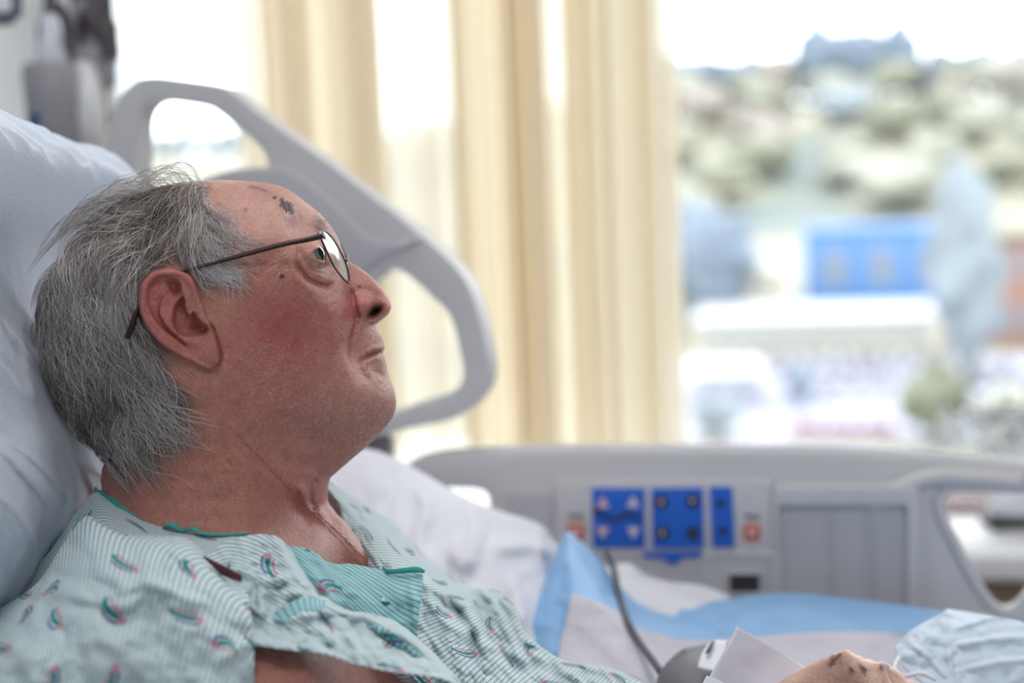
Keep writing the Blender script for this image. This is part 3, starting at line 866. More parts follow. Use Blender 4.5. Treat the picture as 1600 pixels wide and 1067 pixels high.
tag(pillow(), 'large pale blue pillow with soft wrinkles behind the man\'s head', 'pillow')

# white sheet heaped behind the shoulder
sheet = patch('bed_sheet', [
    [(500, 760, 1.34), (560, 730, 1.34), (620, 745, 1.36), (680, 790, 1.36), (740, 830, 1.36), (800, 860, 1.36), (860, 900, 1.36), (920, 950, 1.36), (1000, 1010, 1.36), (1200, 1060, 1.34), (1500, 1090, 1.3), (1800, 1100, 1.26)],
    [(500, 690, 1.22), (566, 702, 1.22), (603, 712, 1.24), (652, 736, 1.25), (700, 764, 1.25), (740, 784, 1.26), (790, 802, 1.26), (846, 822, 1.26), (900, 868, 1.25), (1200, 960, 1.24), (1500, 1000, 1.2), (1800, 1020, 1.18)],
    [(500, 760, 1.14), (560, 770, 1.14), (610, 790, 1.13), (660, 820, 1.15), (710, 840, 1.15), (760, 850, 1.17), (800, 880, 1.17), (850, 910, 1.17), (900, 960, 1.17), (1200, 1020, 1.14), (1500, 1050, 1.12), (1800, 1060, 1.1)],
    [(500, 900, 1.06), (560, 900, 1.06), (620, 920, 1.06), (680, 940, 1.07), (740, 960, 1.08), (790, 980, 1.09), (830, 1000, 1.09), (880, 1030, 1.08), (930, 1060, 1.08), (1200, 1100, 1.04), (1500, 1120, 1.02), (1800, 1130, 1.0)],
    [(500, 1100, 1.0), (560, 1120, .99), (620, 1130, .99), (680, 1150, .99), (740, 1160, .99), (790, 1170, .99), (830, 1190, .99), (880, 1200, .98), (930, 1210, .98), (1200, 1240, .96), (1500, 1250, .95), (1800, 1260, .93)]],
    150, 110, M_sheet,
    ridges=[([(640, 738), (665, 790), (655, 850), (690, 920)], 14, .02), ([(604, 716), (612, 760), (600, 810)], 10, -.016), ([(735, 785), (745, 830), (725, 900)], 12, .014),
            ([(760, 860), (830, 850), (870, 870)], 14, .015), ([(700, 860), (720, 930), (760, 980)], 9, -.012), ([(800, 900), (810, 950), (830, 1000)], 10, .01)],
    wr=((.007, 60, 90, .3, 31), (.003, 25, 40, .9, 33)), thick=.0015)
tag(sheet, 'white bed sheet heaped behind the man\'s shoulder', 'sheet')

# underpad: blue border and quilted centre
pad = empty('underpad', U(1150, 1010, 1.12), 'blue bordered disposable underpad spread over the sheet, one corner peaked', 'underpad')
M_padb = mat('pad_blue', (138, 182, 228), .55, .08, 14, bump=.3, bscale=200)
M_padw = mat('pad_white', (214, 212, 224), .9, .02, 20, bump=.4, bscale=260)
O_ = [(806, 1090, 1.08), (814, 1040, 1.09), (824, 985, 1.11), (845, 925, 1.15), (866, 870, 1.19), (885, 833, 1.21), (905, 845, 1.21), (935, 873, 1.21), (962, 910, 1.21), (1000, 934, 1.22), (1050, 941, 1.22), (1110, 940, 1.22), (1180, 930, 1.22),
      (1240, 927, 1.22), (1330, 936, 1.22), (1420, 947, 1.21), (1500, 960, 1.2), (1600, 985, 1.19), (1700, 1010, 1.17)]
I_ = [(862, 1120, 1.04), (868, 1060, 1.05), (874, 1015, 1.07), (881, 980, 1.09), (888, 950, 1.10), (894, 928, 1.11), (912, 932, 1.11), (940, 942, 1.11), (966, 955, 1.12), (990, 978, 1.12), (1030, 991, 1.12), (1078, 1000, 1.12), (1172, 996, 1.13),
      (1250, 989, 1.13), (1330, 987, 1.13), (1412, 990, 1.13), (1500, 1000, 1.13), (1600, 1015, 1.12), (1700, 1030, 1.1)]
Md = [((a[0] + b[0]) / 2, (a[1] + b[1]) / 2, (a[2] + b[2]) / 2 - .008) for a, b in zip(O_, I_)]
Bk = [(a[0] + 4, a[1] + 10, a[2] + .03) for a in O_]
prid = [([(1000, 950), (1060, 965), (1110, 985), (1130, 1010)], 9, -.010), ([(1110, 985), (1160, 950), (1230, 938)], 8, -.010), ([(905, 860), (940, 905), (960, 950)], 7, -.008), ([(850, 960), (868, 900), (886, 850)], 9, .006)]
patch('pad_border', [Bk, O_, Md, I_], 150, 40, M_padb, pad, ridges=prid, wr=((.004, 50, 30, .2, 41),))
C1 = [(min(p[0] + (1150 - p[0]) * .25, 1750), p[1] + 40 + .18 * (1080 - p[1]), p[2] - .03) for p in I_]
C2 = [(p[0] + (1150 - p[0]) * .5, p[1] + 90 + .3 * (1080 - p[1]), p[2] - .07) for p in I_]
C3 = [(p[0] + (1150 - p[0]) * .6, max(1160, p[1] + 160), .97) for p in I_]
patch('pad_centre', [I_, C1, C2, C3], 150, 50, M_padw, pad, wr=((.003, 60, 40, .2, 43), (.0008, 10, 10, 0, 45)))
crum = patch('crumpled_sheet', [[(950, 940, 1.28), (965, 915, 1.28), (985, 910, 1.28), (1015, 925, 1.28), (1060, 935, 1.28), (1110, 940, 1.28), (1145, 948, 1.28)],
    [(950, 905, 1.265), (962, 885, 1.265), (984, 882, 1.265), (1010, 900, 1.265), (1050, 911, 1.265), (1095, 916, 1.265), (1140, 932, 1.265)],
    [(950, 925, 1.245), (968, 915, 1.24), (990, 915, 1.24), (1015, 925, 1.24), (1055, 930, 1.24), (1100, 938, 1.24), (1140, 945, 1.24)],
    [(950, 990, 1.235), (975, 990, 1.23), (1000, 990, 1.23), (1025, 990, 1.23), (1060, 990, 1.23), (1100, 990, 1.23), (1140, 990, 1.23)]], 60, 40, M_sheet, wr=((.004, 20, 20, .4, 47),), thick=.002)
tag(crum, 'small white crumpled cloth between the blue pad edge and the rail', 'cloth')

# call device with cord and label
dev = empty('call_device', U(1080, 1060, 1.0), 'dark grey handset with a white label lying on the pad', 'handset')
M_dev = mat('handset_grey', (84, 84, 94), .45, .05, 20)
def hull(name, pts, m, par, bev=.004):
    bm = bmesh.new()
    for p in pts: bm.verts.new(p)
    r = bmesh.ops.convex_hull(bm, input=bm.verts)
    bmesh.ops.recalc_face_normals(bm, faces=bm.faces)
    bmesh.ops.dissolve_limit(bm, angle_limit=.05, verts=bm.verts, edges=bm.edges)
    bmesh.ops.bevel(bm, geom=bm.edges[:], offset=bev, segments=3, profile=.5, affect='EDGES')
    me = bpy.data.meshes.new(name); bm.to_mesh(me); bm.free()
    return link(name, me, m, par, True)
hull('handset_body', [U(1024, 1048, .99), U(1050, 1012, 1.02), U(1130, 996, 1.04), U(1190, 1010, 1.04), U(1170, 1050, .98), U(1110, 1085, .95), U(1030, 1090, .96), U(1022, 1120, .98), U(1170, 1120, .97), U(1190, 1060, 1.03)], M_dev, dev, .006)
patch('label', [[(1090, 1042, .962), (1096, 1022, .975), (1108, 1004, .99)], [(1104, 1046, .958), (1112, 1024, .972), (1120, 1000, .99)], [(1120, 1048, .955), (1130, 1026, .970), (1136, 1002, .985)]], 12, 12, M_white, dev, thick=.0006)
patch('label_stripe', [[(1102, 1020, .968), (1112, 1001, .982)], [(1108, 1021, .967), (1118, 1002, .981)]], 4, 6, M_dark, dev, thick=.0005)
M_cord = mat('grey_cord', (74, 80, 92), .5)
cord = tube('cord', [U(948, 862, 1.21), U(958, 885, 1.19), U(964, 915, 1.165), U(972, 945, 1.14), (U(983, 975, 1.10)), U(1000, 1005, 1.07), U(1020, 1032, 1.03), U(1034, 1052, 1.0)], .0028, M_cord, None, 10)
tag(cord, 'thin dark cord running over the pad to the dark handset', 'cord')

# paper card leaning in front of the handset
M_paper = mat('paper_card', (216, 214, 228), .8, .02, 30)
card = patch('paper_card', [[(1152, 979, .90), (1130, 1020, .89), (1106, 1062, .88), (1080, 1110, .87)], [(1205, 1010, .91), (1185, 1045, .90), (1160, 1080, .89), (1140, 1120, .88)],
     [(1254, 1041, .92), (1268, 1070, .91), (1280, 1095, .90), (1290, 1130, .89)]], 30, 30, M_paper, None, thick=.0012, wr=((.0008, 30, 30, 0, 51),))
tag(card, 'grey white paper card with a pointed corner beside the handset', 'card')
patch('card_fold', [[(1104, 1056, .876), (1098, 1068, .874), (1092, 1085, .872)], [(1120, 1062, .876), (1114, 1072, .874), (1108, 1090, .872)], [(1136, 1070, .876), (1130, 1080, .874), (1124, 1100, .872)]], 10, 10, M_white, card, thick=.0012)

# pleated face mask lying at the lower right
M_mask, nt, b, out = new_mat('mask_fabric')
b.inputs['Base Color'].default_value = lin((206, 220, 236)) + (1,)
b.inputs['Roughness'].default_value = .8; b.inputs['Transmission Weight'].default_value = 0; b.inputs['Subsurface Weight'].default_value = .3
b.inputs['Subsurface Radius'].default_value = (.01, .01, .01)
mk = empty('face_mask', U(1500, 1060, .98), 'pale blue pleated cloth mask lying beside the hand at the lower right', 'mask')
rows = [[(1398, 1012, .98), (1425, 985, .985), (1474, 957, 1.0), (1478, 952, 1.02)],
        [(1404, 1030, .96), (1436, 1005, .965), (1482, 978, .985), (1530, 960, 1.01)],
        [(1420, 1050, .95), (1452, 1030, .955), (1492, 1000, .97), (1600, 975, 1.0)],
        [(1440, 1066, .94), (1470, 1050, .945), (1506, 1028, .955), (1640, 1010, .98)],
        [(1455, 1080, .93), (1480, 1070, .935), (1510, 1055, .945), (1660, 1050, .96)],
        [(1470, 1110, .92), (1490, 1100, .925), (1520, 1090, .935), (1680, 1090, .95)]]
patch('mask_cloth', rows, 70, 60, M_mask, mk, ridges=[([(1480, 1012), (1540, 1000), (1620, 995)], 4, .006), ([(1474, 958), (1480, 1010), (1490, 1066)], 3.5, .006), ([(1490, 1050), (1560, 1035), (1640, 1028)], 4, .006),
      ([(1420, 1005), (1450, 1025), (1480, 1060)], 4, .005), ([(1486, 985), (1540, 968), (1600, 958)], 4, .004)], wr=((.003, 18, 14, .2, 61),), thick=.0012)
patch('mask_back', [[(1476, 958, 1.02), (1530, 968, 1.03), (1580, 985, 1.03), (1640, 962, 1.03)], [(1480, 990, 1.0), (1530, 1000, 1.01), (1580, 1005, 1.01), (1640, 1000, 1.01)], [(1490, 1080, .97), (1530, 1080, .98), (1580, 1080, .98), (1640, 1080, .98)]],
      50, 30, M_mask, mk, wr=((.004, 22, 18, .5, 63),), thick=.001)
tube('ear_loop', [U(1404, 1028, .955), U(1398, 1045, .94), U(1412, 1056, .935), U(1440, 1052, .93), U(1462, 1062, .93)], .0015, M_white, mk, 8)

# flowers and small gadget on the ledge
fl = W.at(aof(1655, 700, .25), LZ - oz, .25)
flo = empty('flower_vase', fl, 'white blossoms on dark stems in a small vase on the window ledge', 'flowers')
M_pet = mat('petal_white', (238, 242, 244), .6); M_stem = mat('dark_stem', (72, 86, 84), .6); M_vase = mat('vase_white', (220, 222, 226), .3)
vb = [(0, .03), (.01, .034), (.05, .04), (.09, .028), (.11, .022), (.12, .026)]
cv, cf = tube_vf(np.array([[fl.x, fl.y, fl.z + z] for z, r in vb]), np.array([r for z, r in vb]), 20)
link('vase', mesh_from('vase', cv, cf), M_vase, flo)
dfl = (fl - CAM).dot(CR @ Vector((0, 0, -1)))
fpts = [(1492, 680), (1488, 662), (1520, 668), (1540, 695), (1555, 660), (1572, 690), (1590, 672), (1530, 640), (1590, 700), (1606, 655), (1560, 712), (1575, 638)]
for i, (x, y) in enumerate(fpts):
    c = U(x, y, dfl - .04 + .08 * random.random())
    r3 = Euler((random.random() * 3, random.random() * 3, random.random() * 3)).to_matrix()
    bm = bmesh.new()
    for k in range(5):
        a = k * 2 * math.pi / 5
        R = r3 @ Matrix.Rotation(a, 3, 'Z') @ Matrix.Rotation(.5, 3, 'Y')
        M4 = Matrix.Translation(c) @ R.to_4x4() @ Matrix.Translation((.012, 0, 0)) @ Matrix.Diagonal((.0145, .009, .0026, 1))
        bmesh.ops.create_icosphere(bm, subdivisions=2, radius=1, matrix=M4)
    me = bpy.data.meshes.new('blossom'); bm.to_mesh(me); bm.free(); link('blossom', me, M_pet, flo)
    tube('stem', [Vector((fl.x, fl.y, fl.z + .1)), (c + fl + Vector((0, 0, .16))) / 2 + Vector((0, 0, 0)), c], .0012, M_stem, flo, 6, n=8)
gq = W.at(aof(1588, 800, .33), LZ - oz, .33)
gad = empty('desk_gadget', gq, 'small rounded white and black gadget on the ledge seen through the rail opening', 'gadget')
blob('gadget_shell', (gq.x, gq.y, gq.z + .026), (.042, .028, .02), M_white, gad, 3, .04)
box('gadget_base', gq.x, gq.y, gq.z + .007, .09, .06, .014, M_dark, gad, 0, .005)

# ================================================================== THE PATIENT
D0 = 0.90                    # depth of the body's midline plane
S = D0 / FPX                 # metres per pixel in that plane
CEN = np.array([330.0, 640.0])
SIL = [(158, 765), (157, 750), (160, 731), (166, 714), (154, 700), (122, 665), (92, 622), (70, 562), (62, 505), (70, 448), (92, 400), (124, 362), (160, 332), (200, 308), (240, 293), (280, 285),
       (317, 282), (344, 281), (374, 282), (408, 285), (435, 290), (452, 297), (475, 314), (497, 331), (515, 351), (527, 370), (533, 386), (538, 399), (545, 408), (560, 417), (580, 432), (597, 451),
       (607, 466), (611, 478), (608, 488), (600, 496), (590, 501), (586, 506), (590, 514), (596, 525), (599.5, 535), (601, 544), (598, 550), (601, 558), (603, 568), (605, 578), (608, 590),
       (613, 602), (617, 615), (619, 630), (616, 645), (609, 659), (597, 673), (576, 695), (550, 717), (527, 737), (515, 748), (511, 760), (510, 774), (511, 785), (520, 797), (535, 813), (552, 836), (574, 864), (591, 889),
       (640, 941), (740, 1047), (850, 1168), (940, 1275), (940, 1360), (800, 1430), (500, 1450), (150, 1420), (-20, 1320), (-40, 1180), (10, 1050), (62, 960), (95, 880), (128, 820), (148, 788)]
silc = cr_interp(np.array(SIL, float), 6000, closed=True)
_ang = np.arctan2(silc[:, 1] - CEN[1], silc[:, 0] - CEN[0]); _rad = np.hypot(silc[:, 0] - CEN[0], silc[:, 1] - CEN[1])
_ang = np.unwrap(_ang)
if _ang[-1] < _ang[0]: _ang = _ang[::-1]; _rad = _rad[::-1]
_ang = np.maximum.accumulate(_ang) + np.arange(len(_ang)) * 1e-7
def Rsil(a):
    a = (a + np.pi) % (2 * np.pi) - np.pi
    return np.interp(a, np.concatenate([_ang + 2 * np.pi * k for k in (-2, -1, 0, 1, 2)]), np.tile(_rad, 5))

CT = [  # px, py, half width in px of the midline scale
 (270,330,128),(200,345,112),(350,330,120),(415,335,98),(460,350,74),(495,360,44),(515,372,20),(440,310,50),(480,335,35),(380,300,60),(300,300,62),(230,312,66),(150,365,90),(105,410,70),
 (120,440,112),(88,500,84),(110,540,112),(150,430,150),(150,520,158),(130,610,92),(160,660,84),(200,440,184),(200,560,180),(200,640,150),(270,400,186),(270,480,190),(340,400,180),(390,385,160),(430,375,134),
 (425,405,146),(455,400,130),(430,440,160),(380,470,176),(470,455,138),(500,470,112),(525,485,84),(540,500,66),(543,470,50),(490,500,126),(450,510,152),
 (540,442,32),(555,440,20),(572,440,10),(532,415,22),(522,405,40),(545,425,17),(567,458,28),(590,460,14),(600,474,14),(592,490,18),(583,497,24),(575,500,34),(566,492,44),(556,485,46),
 (590,520,14),(578,520,34),(562,520,52),(548,525,68),(596,536,10),(585,540,30),(568,545,48),(552,550,68),(596,552,12),(580,560,38),(560,565,64),(600,568,12),(590,580,32),(570,585,60),
 (607,605,26),(600,625,44),(612,630,22),(590,645,54),(575,610,74),(550,600,92),(560,650,80),(540,570,92),(520,560,108),(500,590,130),(500,640,128),(530,690,70),(570,680,50),(500,720,66),(460,690,122),
 (450,560,160),(400,540,174),(350,560,182),(300,600,182),(420,620,172),(350,650,178),(280,660,176),(220,700,158),(180,700,110),(190,760,112),(250,760,176),(330,740,180),(400,730,164),(450,750,130),
 (480,770,82),(500,770,40),(503,790,30),(488,795,56),(470,800,88),(430,800,140),(380,800,176),(300,810,194),(220,810,170),(520,815,24),(520,840,60),(550,860,46),(570,880,40),(500,850,100),(540,890,66),(460,850,140),
 (400,850,190),(320,860,215),(240,860,215),(170,860,150),(130,880,90),
 (600,960,46),(570,930,66),(520,940,150),(450,930,270),(480,1040,380),(400,1030,400),(300,960,320),(300,1060,420),(200,930,250),(120,960,150),(150,1050,330),(60,1050,160),(700,1060,26),(600,1150,200),
 (300,1200,420),(850,1250,160),(50,1250,200),(500,1300,400),(200,1350,260),(700,1360,180)]
CT = np.array(CT, float)
bd = silc[::75]
PTS = np.vstack([CT[:, :2], bd]); VAL = np.r_[CT[:, 2] ** 2, np.zeros(len(bd))]
def _phi(r2): return 0.5 * r2 * np.log(r2 + 1e-9)
def _tps_fit(P, v, reg=2e3):
    n = len(P)
    r2 = ((P[:, None] - P[None]) ** 2).sum(-1)
    A = np.zeros((n + 3, n + 3)); A[:n, :n] = _phi(r2) + np.eye(n) * reg * .05
    A[:n, n] = 1; A[:n, n + 1:] = P; A[n, :n] = 1; A[n + 1:, :n] = P.T
    return np.linalg.solve(A, np.r_[v, 0, 0, 0])
_c = _tps_fit(PTS / 100, VAL, reg=.02)
def baseq(x, y):
    sh = x.shape; X = np.stack([x.ravel(), y.ravel()], -1) / 100
    out = np.empty(len(X)); n = len(PTS); Pn = PTS / 100
    for i in range(0, len(X), 20000):
        q = X[i:i + 20000]
        r2 = ((q[:, None] - Pn[None]) ** 2).sum(-1)
        out[i:i + 20000] = _phi(r2) @ _c[:n] + _c[n] + q @ _c[n + 1:]
    return out.reshape(sh)

_sel = np.where((silc[:, 0] > 430) & (silc[:, 1] > 640) & (silc[:, 1] < 1000))[0]
SILSEG = [tuple(p) for p in silc[_sel[0]:_sel[-1]:12]]
def sstep(a, b, x):
    t = np.clip((x - a) / (b - a), 0, 1); return t * t * (3 - 2 * t)
def poly_sd(X, Y, P):
    """signed distance to a closed polygon (positive inside)"""
    d, _ = seg_dist(X, Y, list(P) + [P[0]])
    c = np.zeros(X.shape, bool); n = len(P)
    for i in range(n):
        x0, y0 = P[i]; x1, y1 = P[(i + 1) % n]
        if y0 == y1: continue
        m_ = (y0 > Y) != (y1 > Y)
        c ^= m_ & (X < (x1 - x0) * (Y - y0) / (y1 - y0) + x0)
    return np.where(c, d, -d)
def smooth_poly(P, n=60): return [tuple(p) for p in cr_interp(np.array(P, float), n, closed=True)]
EAR = smooth_poly([(298, 430), (278, 421), (258, 419), (238, 424), (224, 437), (216, 458), (217, 485), (227, 510), (246, 534), (276, 556), (300, 568), (319, 578), (333, 578), (343, 568), (344, 554), (339, 532), (332, 512), (324, 496), (318, 475), (308, 448)])
FOSSA = smooth_poly([(281, 441), (270, 433), (257, 431), (243, 434), (232, 446), (229, 463), (233, 482), (243, 500), (260, 520), (282, 536), (292, 541), (284, 530), (266, 515), (250, 492), (252, 470), (262, 458), (278, 462), (284, 452)], 80)
CONCHA = smooth_poly([(286, 463), (276, 474), (271, 488), (270, 503), (276, 516), (286, 523), (304, 524), (322, 521), (325, 512), (318, 507), (310, 498), (303, 488), (296, 491), (290, 478)], 70)
TRI = smooth_poly([(262, 438), (275, 440), (283, 452), (286, 462), (276, 464), (266, 456)], 30)

EYE_C = (477.5, 405.0); EYE_R = 30.0; EYE_W = 80.0
LIDS = smooth_poly([(486, 400), (490, 393), (496, 388.5), (503, 387), (508, 392), (509, 402), (507, 407.5), (500, 406.5), (493, 404)], 40)

def G(X, Y, cx, cy, sx, sy=None, ang=0):
    sy = sy or sx; ca, sa = math.cos(math.radians(ang)), math.sin(math.radians(ang))
    a = (X - cx) * ca + (Y - cy) * sa; b = -(X - cx) * sa + (Y - cy) * ca
    return np.exp(-(a / sx) ** 2 - (b / sy) ** 2)
def crease(X, Y, poly, wd):
    d, p = seg_dist(X, Y, poly)
    return np.exp(-(d / wd) ** 2) * np.clip(np.sin(np.pi * np.clip(p, 0.03, .97)) * 2, 0, 1)

def headw(X, Y, rim=None, ear=True):
    q = baseq(X, Y)
    if rim is None:
        a = np.arctan2(Y - CEN[1], X - CEN[0]); rim = 1 - np.hypot(X - CEN[0], Y - CEN[1]) / Rsil(a)
    dpx = np.maximum(rim, 0) * 300
    mk_ = (X > 440) & (Y > 690) & (Y < 960)
    if mk_.any():
        dt_, _ = seg_dist(X[mk_], Y[mk_], SILSEG)
        dpx = dpx.copy(); dpx[mk_] = np.minimum(dpx[mk_], dt_)
    fl_ = 9 * dpx; q = .5 * (q + fl_) + np.sqrt((.5 * (q - fl_)) ** 2 + (22 * np.minimum(dpx, 22)) ** 2)                      # never thinner than a small round rim
    w = np.sqrt(np.maximum(q, 0))
    fade = sstep(0, 14, dpx)
    f = np.zeros_like(w)
    # orbit and brow
    f += 5 * G(X, Y, 498, 352, 22, 9, 30)            # brow
    f -= 9 * G(X, Y, 476, 384, 16, 9, -20)
    f -= 14 * G(X, Y, 522, 412, 9, 16, -25)
    # under eye bag
    f += 9 * G(X, Y, 501, 426, 20, 10, 38)
    f -= 9.5 * crease(X, Y, [(461, 403), (467, 420), (479, 435), (493, 443), (507, 447), (524, 443)], 4.2)
    f += 4 * crease(X, Y, [(449, 398), (454, 418), (466, 438), (485, 452), (505, 457)], 7)
    f -= 5 * crease(X, Y, [(474, 405), (480, 393), (491, 381)], 2.6)
    f -= 4 * crease(X, Y, [(466, 398), (474, 386), (486, 374)], 2.4)
    f -= 3.5 * crease(X, Y, [(486, 407), (497, 412), (509, 414)], 2.2)
    f -= 2.5 * crease(X, Y, [(482, 418), (496, 425), (512, 430)], 2.4)
    # nose wing, nostril
    f += 14 * G(X, Y, 567, 475, 12, 15, 20)
    f -= 9 * crease(X, Y, [(549, 448), (551, 462), (554, 480), (559, 493), (568, 501)], 3.6)
    f -= 5 * crease(X, Y, [(556, 452), (570, 452), (582, 456)], 5)
    f += 6 * G(X, Y, 598, 476, 12, 10, 20)
    f -= 27 * G(X, Y, 585.5, 487, 13, 6.8, -37) 
    f += 5 * crease(X, Y, [(566, 496), (576, 501), (588, 501), (600, 492)], 3)
    # nasolabial fold and cheek
    f -= 9 * crease(X, Y, [(556, 488), (556, 505), (550, 522), (546, 538), (546, 556), (550, 572)], 5)
    f += 8 * G(X, Y, 528, 510, 18, 34, 8)
    f += 5 * G(X, Y, 505, 470, 30, 14, 30)
    f -= 3 * crease(X, Y, [(520, 520), (512, 550), (510, 585), (516, 610)], 9)
    # mouth
    f -= 7.5 * crease(X, Y, [(562, 563), (572, 558), (583, 553), (592, 551), (602, 549)], 2.4)
    f += 5 * crease(X, Y, [(570, 552), (582, 545), (594, 542), (600, 541)], 4.0)
    f += 4 * crease(X, Y, [(572, 567), (584, 562), (596, 558)], 4.5)
    f -= 7 * G(X, Y, 562, 565, 5, 7)
    f += 4 * G(X, Y, 549, 590, 10, 22, -10)
    f -= 5 * G(X, Y, 556, 545, 8, 16, 10)
    f -= 4 * crease(X, Y, [(562, 572), (568, 586), (580, 596)], 4)
    f -= 4 * crease(X, Y, [(582, 578), (592, 583), (603, 588)], 5)
    for k in range(5): f -= 1.2 * crease(X, Y, [(574 + 5 * k, 568), (571 + 5 * k, 582)], 1.5)
    # chin and jaw
    f += 5 * G(X, Y, 600, 622, 18, 22)
    f -= 4 * crease(X, Y, [(592, 640), (560, 668), (520, 690), (470, 690)], 16)
    f += 6 * G(X, Y, 430, 640, 50, 30, 20)
    # neck: folds and cords
    f -= 9 * crease(X, Y, [(496, 742), (486, 762), (484, 782), (492, 796), (503, 797)], 5)
    f += 8 * crease(X, Y, [(462, 752), (472, 768), (482, 790), (498, 806), (520, 826)], 8)
    f -= 6 * crease(X, Y, [(448, 770), (462, 796), (486, 822)], 9)
    f += 7 * G(X, Y, 502, 800, 8, 7)
    f -= 4 * crease(X, Y, [(420, 700), (450, 720), (480, 728), (512, 742)], 9)
    for k, (y0, y1) in enumerate(((742, 736), (768, 770), (792, 800))): f -= 1.8 * crease(X, Y, [(175, y0), (230, y0 + 12), (300, y1 + 14), (380, y1 + 8)], 3.5)
    # forehead lines
    for x0 in (395, 425, 452): f -= 1.2 * crease(X, Y, [(x0, 300), (x0 + 12, 325), (x0 + 20, 352)], 3)
    for k in range(7): f -= .9 * crease(X, Y, [(528 + 3 * k, 455 + 12 * k), (505 + 4 * k, 470 + 16 * k), (492 + 4 * k, 495 + 15 * k)], 2.2)
    # scabs
    sc_ = np.maximum.reduce([G(X, Y, 449, 323, 12, 8, 35), G(X, Y, 442, 314, 5), G(X, Y, 455, 328, 5), .6 * G(X, Y, 430, 308, 3), .7 * G(X, Y, 440, 431, 4.5, 3, 20)])
    f += 2.2 * sc_ * (1 + .6 * vnoise(X / 2.2, Y / 2.2, 71))
    # large pores and sag
    f += .4 * vnoise(X / 5, Y / 5, 72) + .3 * vnoise(X / 2.6, Y / 2.6, 73) + 1.0 * vnoise(X / 16, Y / 16, 74)
    w = w + f * fade
    # eye aperture wraps the eyeball
    dx, dy = X - EYE_C[0], Y - EYE_C[1]
    ew = EYE_W + np.sqrt(np.maximum(EYE_R ** 2 - dx * dx - dy * dy, 0))
    sd = poly_sd(X, Y, LIDS)
    near = np.exp(-(np.maximum(-sd, 0) / 7.0) ** 2)
    lid = ew + 3.6 + 1.2 * np.exp(-((-sd - 2) / 1.8) ** 2)
    rr2 = np.sqrt(dx * dx + dy * dy)
    cov = (ew + 3.0) * 1.0
    inb = sstep(EYE_R + 4, EYE_R - 1, rr2)
    sm = np.maximum(w, cov)
    w = w * (1 - inb) + sm * inb
    m_ = (sd < 0) & (-sd < 30)
    w = np.where(m_, w * (1 - near) + lid * near, w)
    w = np.where(sd >= 0, ew - 7 * sstep(0, 1.6, sd), w)
    if ear:
        sd = poly_sd(X, Y, EAR)
        back = sstep(340, 235, X + .22 * (Y - 430))          # the ear lifts off towards its back rim
        e = (9 + 27 * back) * sstep(-1.5, 3.5, sd)
        e += 5 * np.exp(-((sd - 6.5) / 4.5) ** 2) * sstep(322, 296, X) * sstep(-1, 2, sd)
        e += 5 * G(X, Y, 326, 556, 17, 18) * sstep(0, 6, sd)
        fs = poly_sd(X, Y, FOSSA); e -= 12 * sstep(-1.5, 3.5, fs)
        tri_ = poly_sd(X, Y, TRI); e -= 9 * sstep(-2, 5, tri_)
        cs = poly_sd(X, Y, CONCHA); e -= (24 * sstep(-2.5, 5, cs) + 8 * G(X, Y, 310, 512, 10, 8))
        e += 9 * G(X, Y, 293, 486, 4, 14, -25) * sstep(-5, 2, cs)
        e += 5 * G(X, Y, 327, 505, 8, 12, -20)
        e += 5 * G(X, Y, 292, 532, 16, 6, 15)
        e -= 6 * crease(X, Y, [(326, 500), (334, 515), (340, 535), (346, 556), (342, 572)], 2.2) * (sd < 1)
        w = w + e
    return w * sstep(0, .0035, rim) if rim is not None else w

# angular samples, denser across the face
aa = []
a = -math.pi
while a < math.pi - 1e-6:
    dg_ = math.degrees(a)
    step = 0.13 if -62 < dg_ < 8 else ((.035 if 36.5 < dg_ < 48 else .22) if (8 <= dg_ < 50) else (.42 if dg_ > 50 and dg_ < 125 else .33))
    aa.append(a); a += math.radians(step)
aa = np.array(aa); NA = len(aa); NR = 230
ss = np.linspace(0, 1, NR)
rr_ = np.sin(ss * math.pi / 2) ** 0.9
Rv = Rsil(aa)
X = CEN[0] + np.cos(aa)[:, None] * Rv[:, None] * rr_[None]
Y = CEN[1] + np.sin(aa)[:, None] * Rv[:, None] * rr_[None]
RIM = np.broadcast_to(1 - rr_[None], X.shape)
Wd = headw(X, Y, RIM)
Wd[:, -1] = 0
Wf = headw(X, Y, RIM, ear=True)
near = Un(X, Y, D0 - Wd * S)
# far half: mirror image in the midline plane
loc = (near - CAMn) @ CRn
far = loc.copy(); far[..., 2] = -2 * D0 - loc[..., 2]
farw = far @ CRn.T + CAMn
step_ = 2
idx = np.arange(NA * NR).reshape(NA, NR)
nxt = np.roll(idx, -1, axis=0)
Qn = np.stack([idx[:, :-1], idx[:, 1:], nxt[:, 1:], nxt[:, :-1]], -1).reshape(-1, 4)
fi = NA * NR + idx; fi[:, -1] = idx[:, -1]
fn_ = np.roll(fi, -1, axis=0)
Qf = np.stack([fi[:, :-1], fn_[:, :-1], fn_[:, 1:], fi[:, 1:]], -1).reshape(-1, 4)
Vb = np.vstack([near.reshape(-1, 3), farw.reshape(-1, 3)])

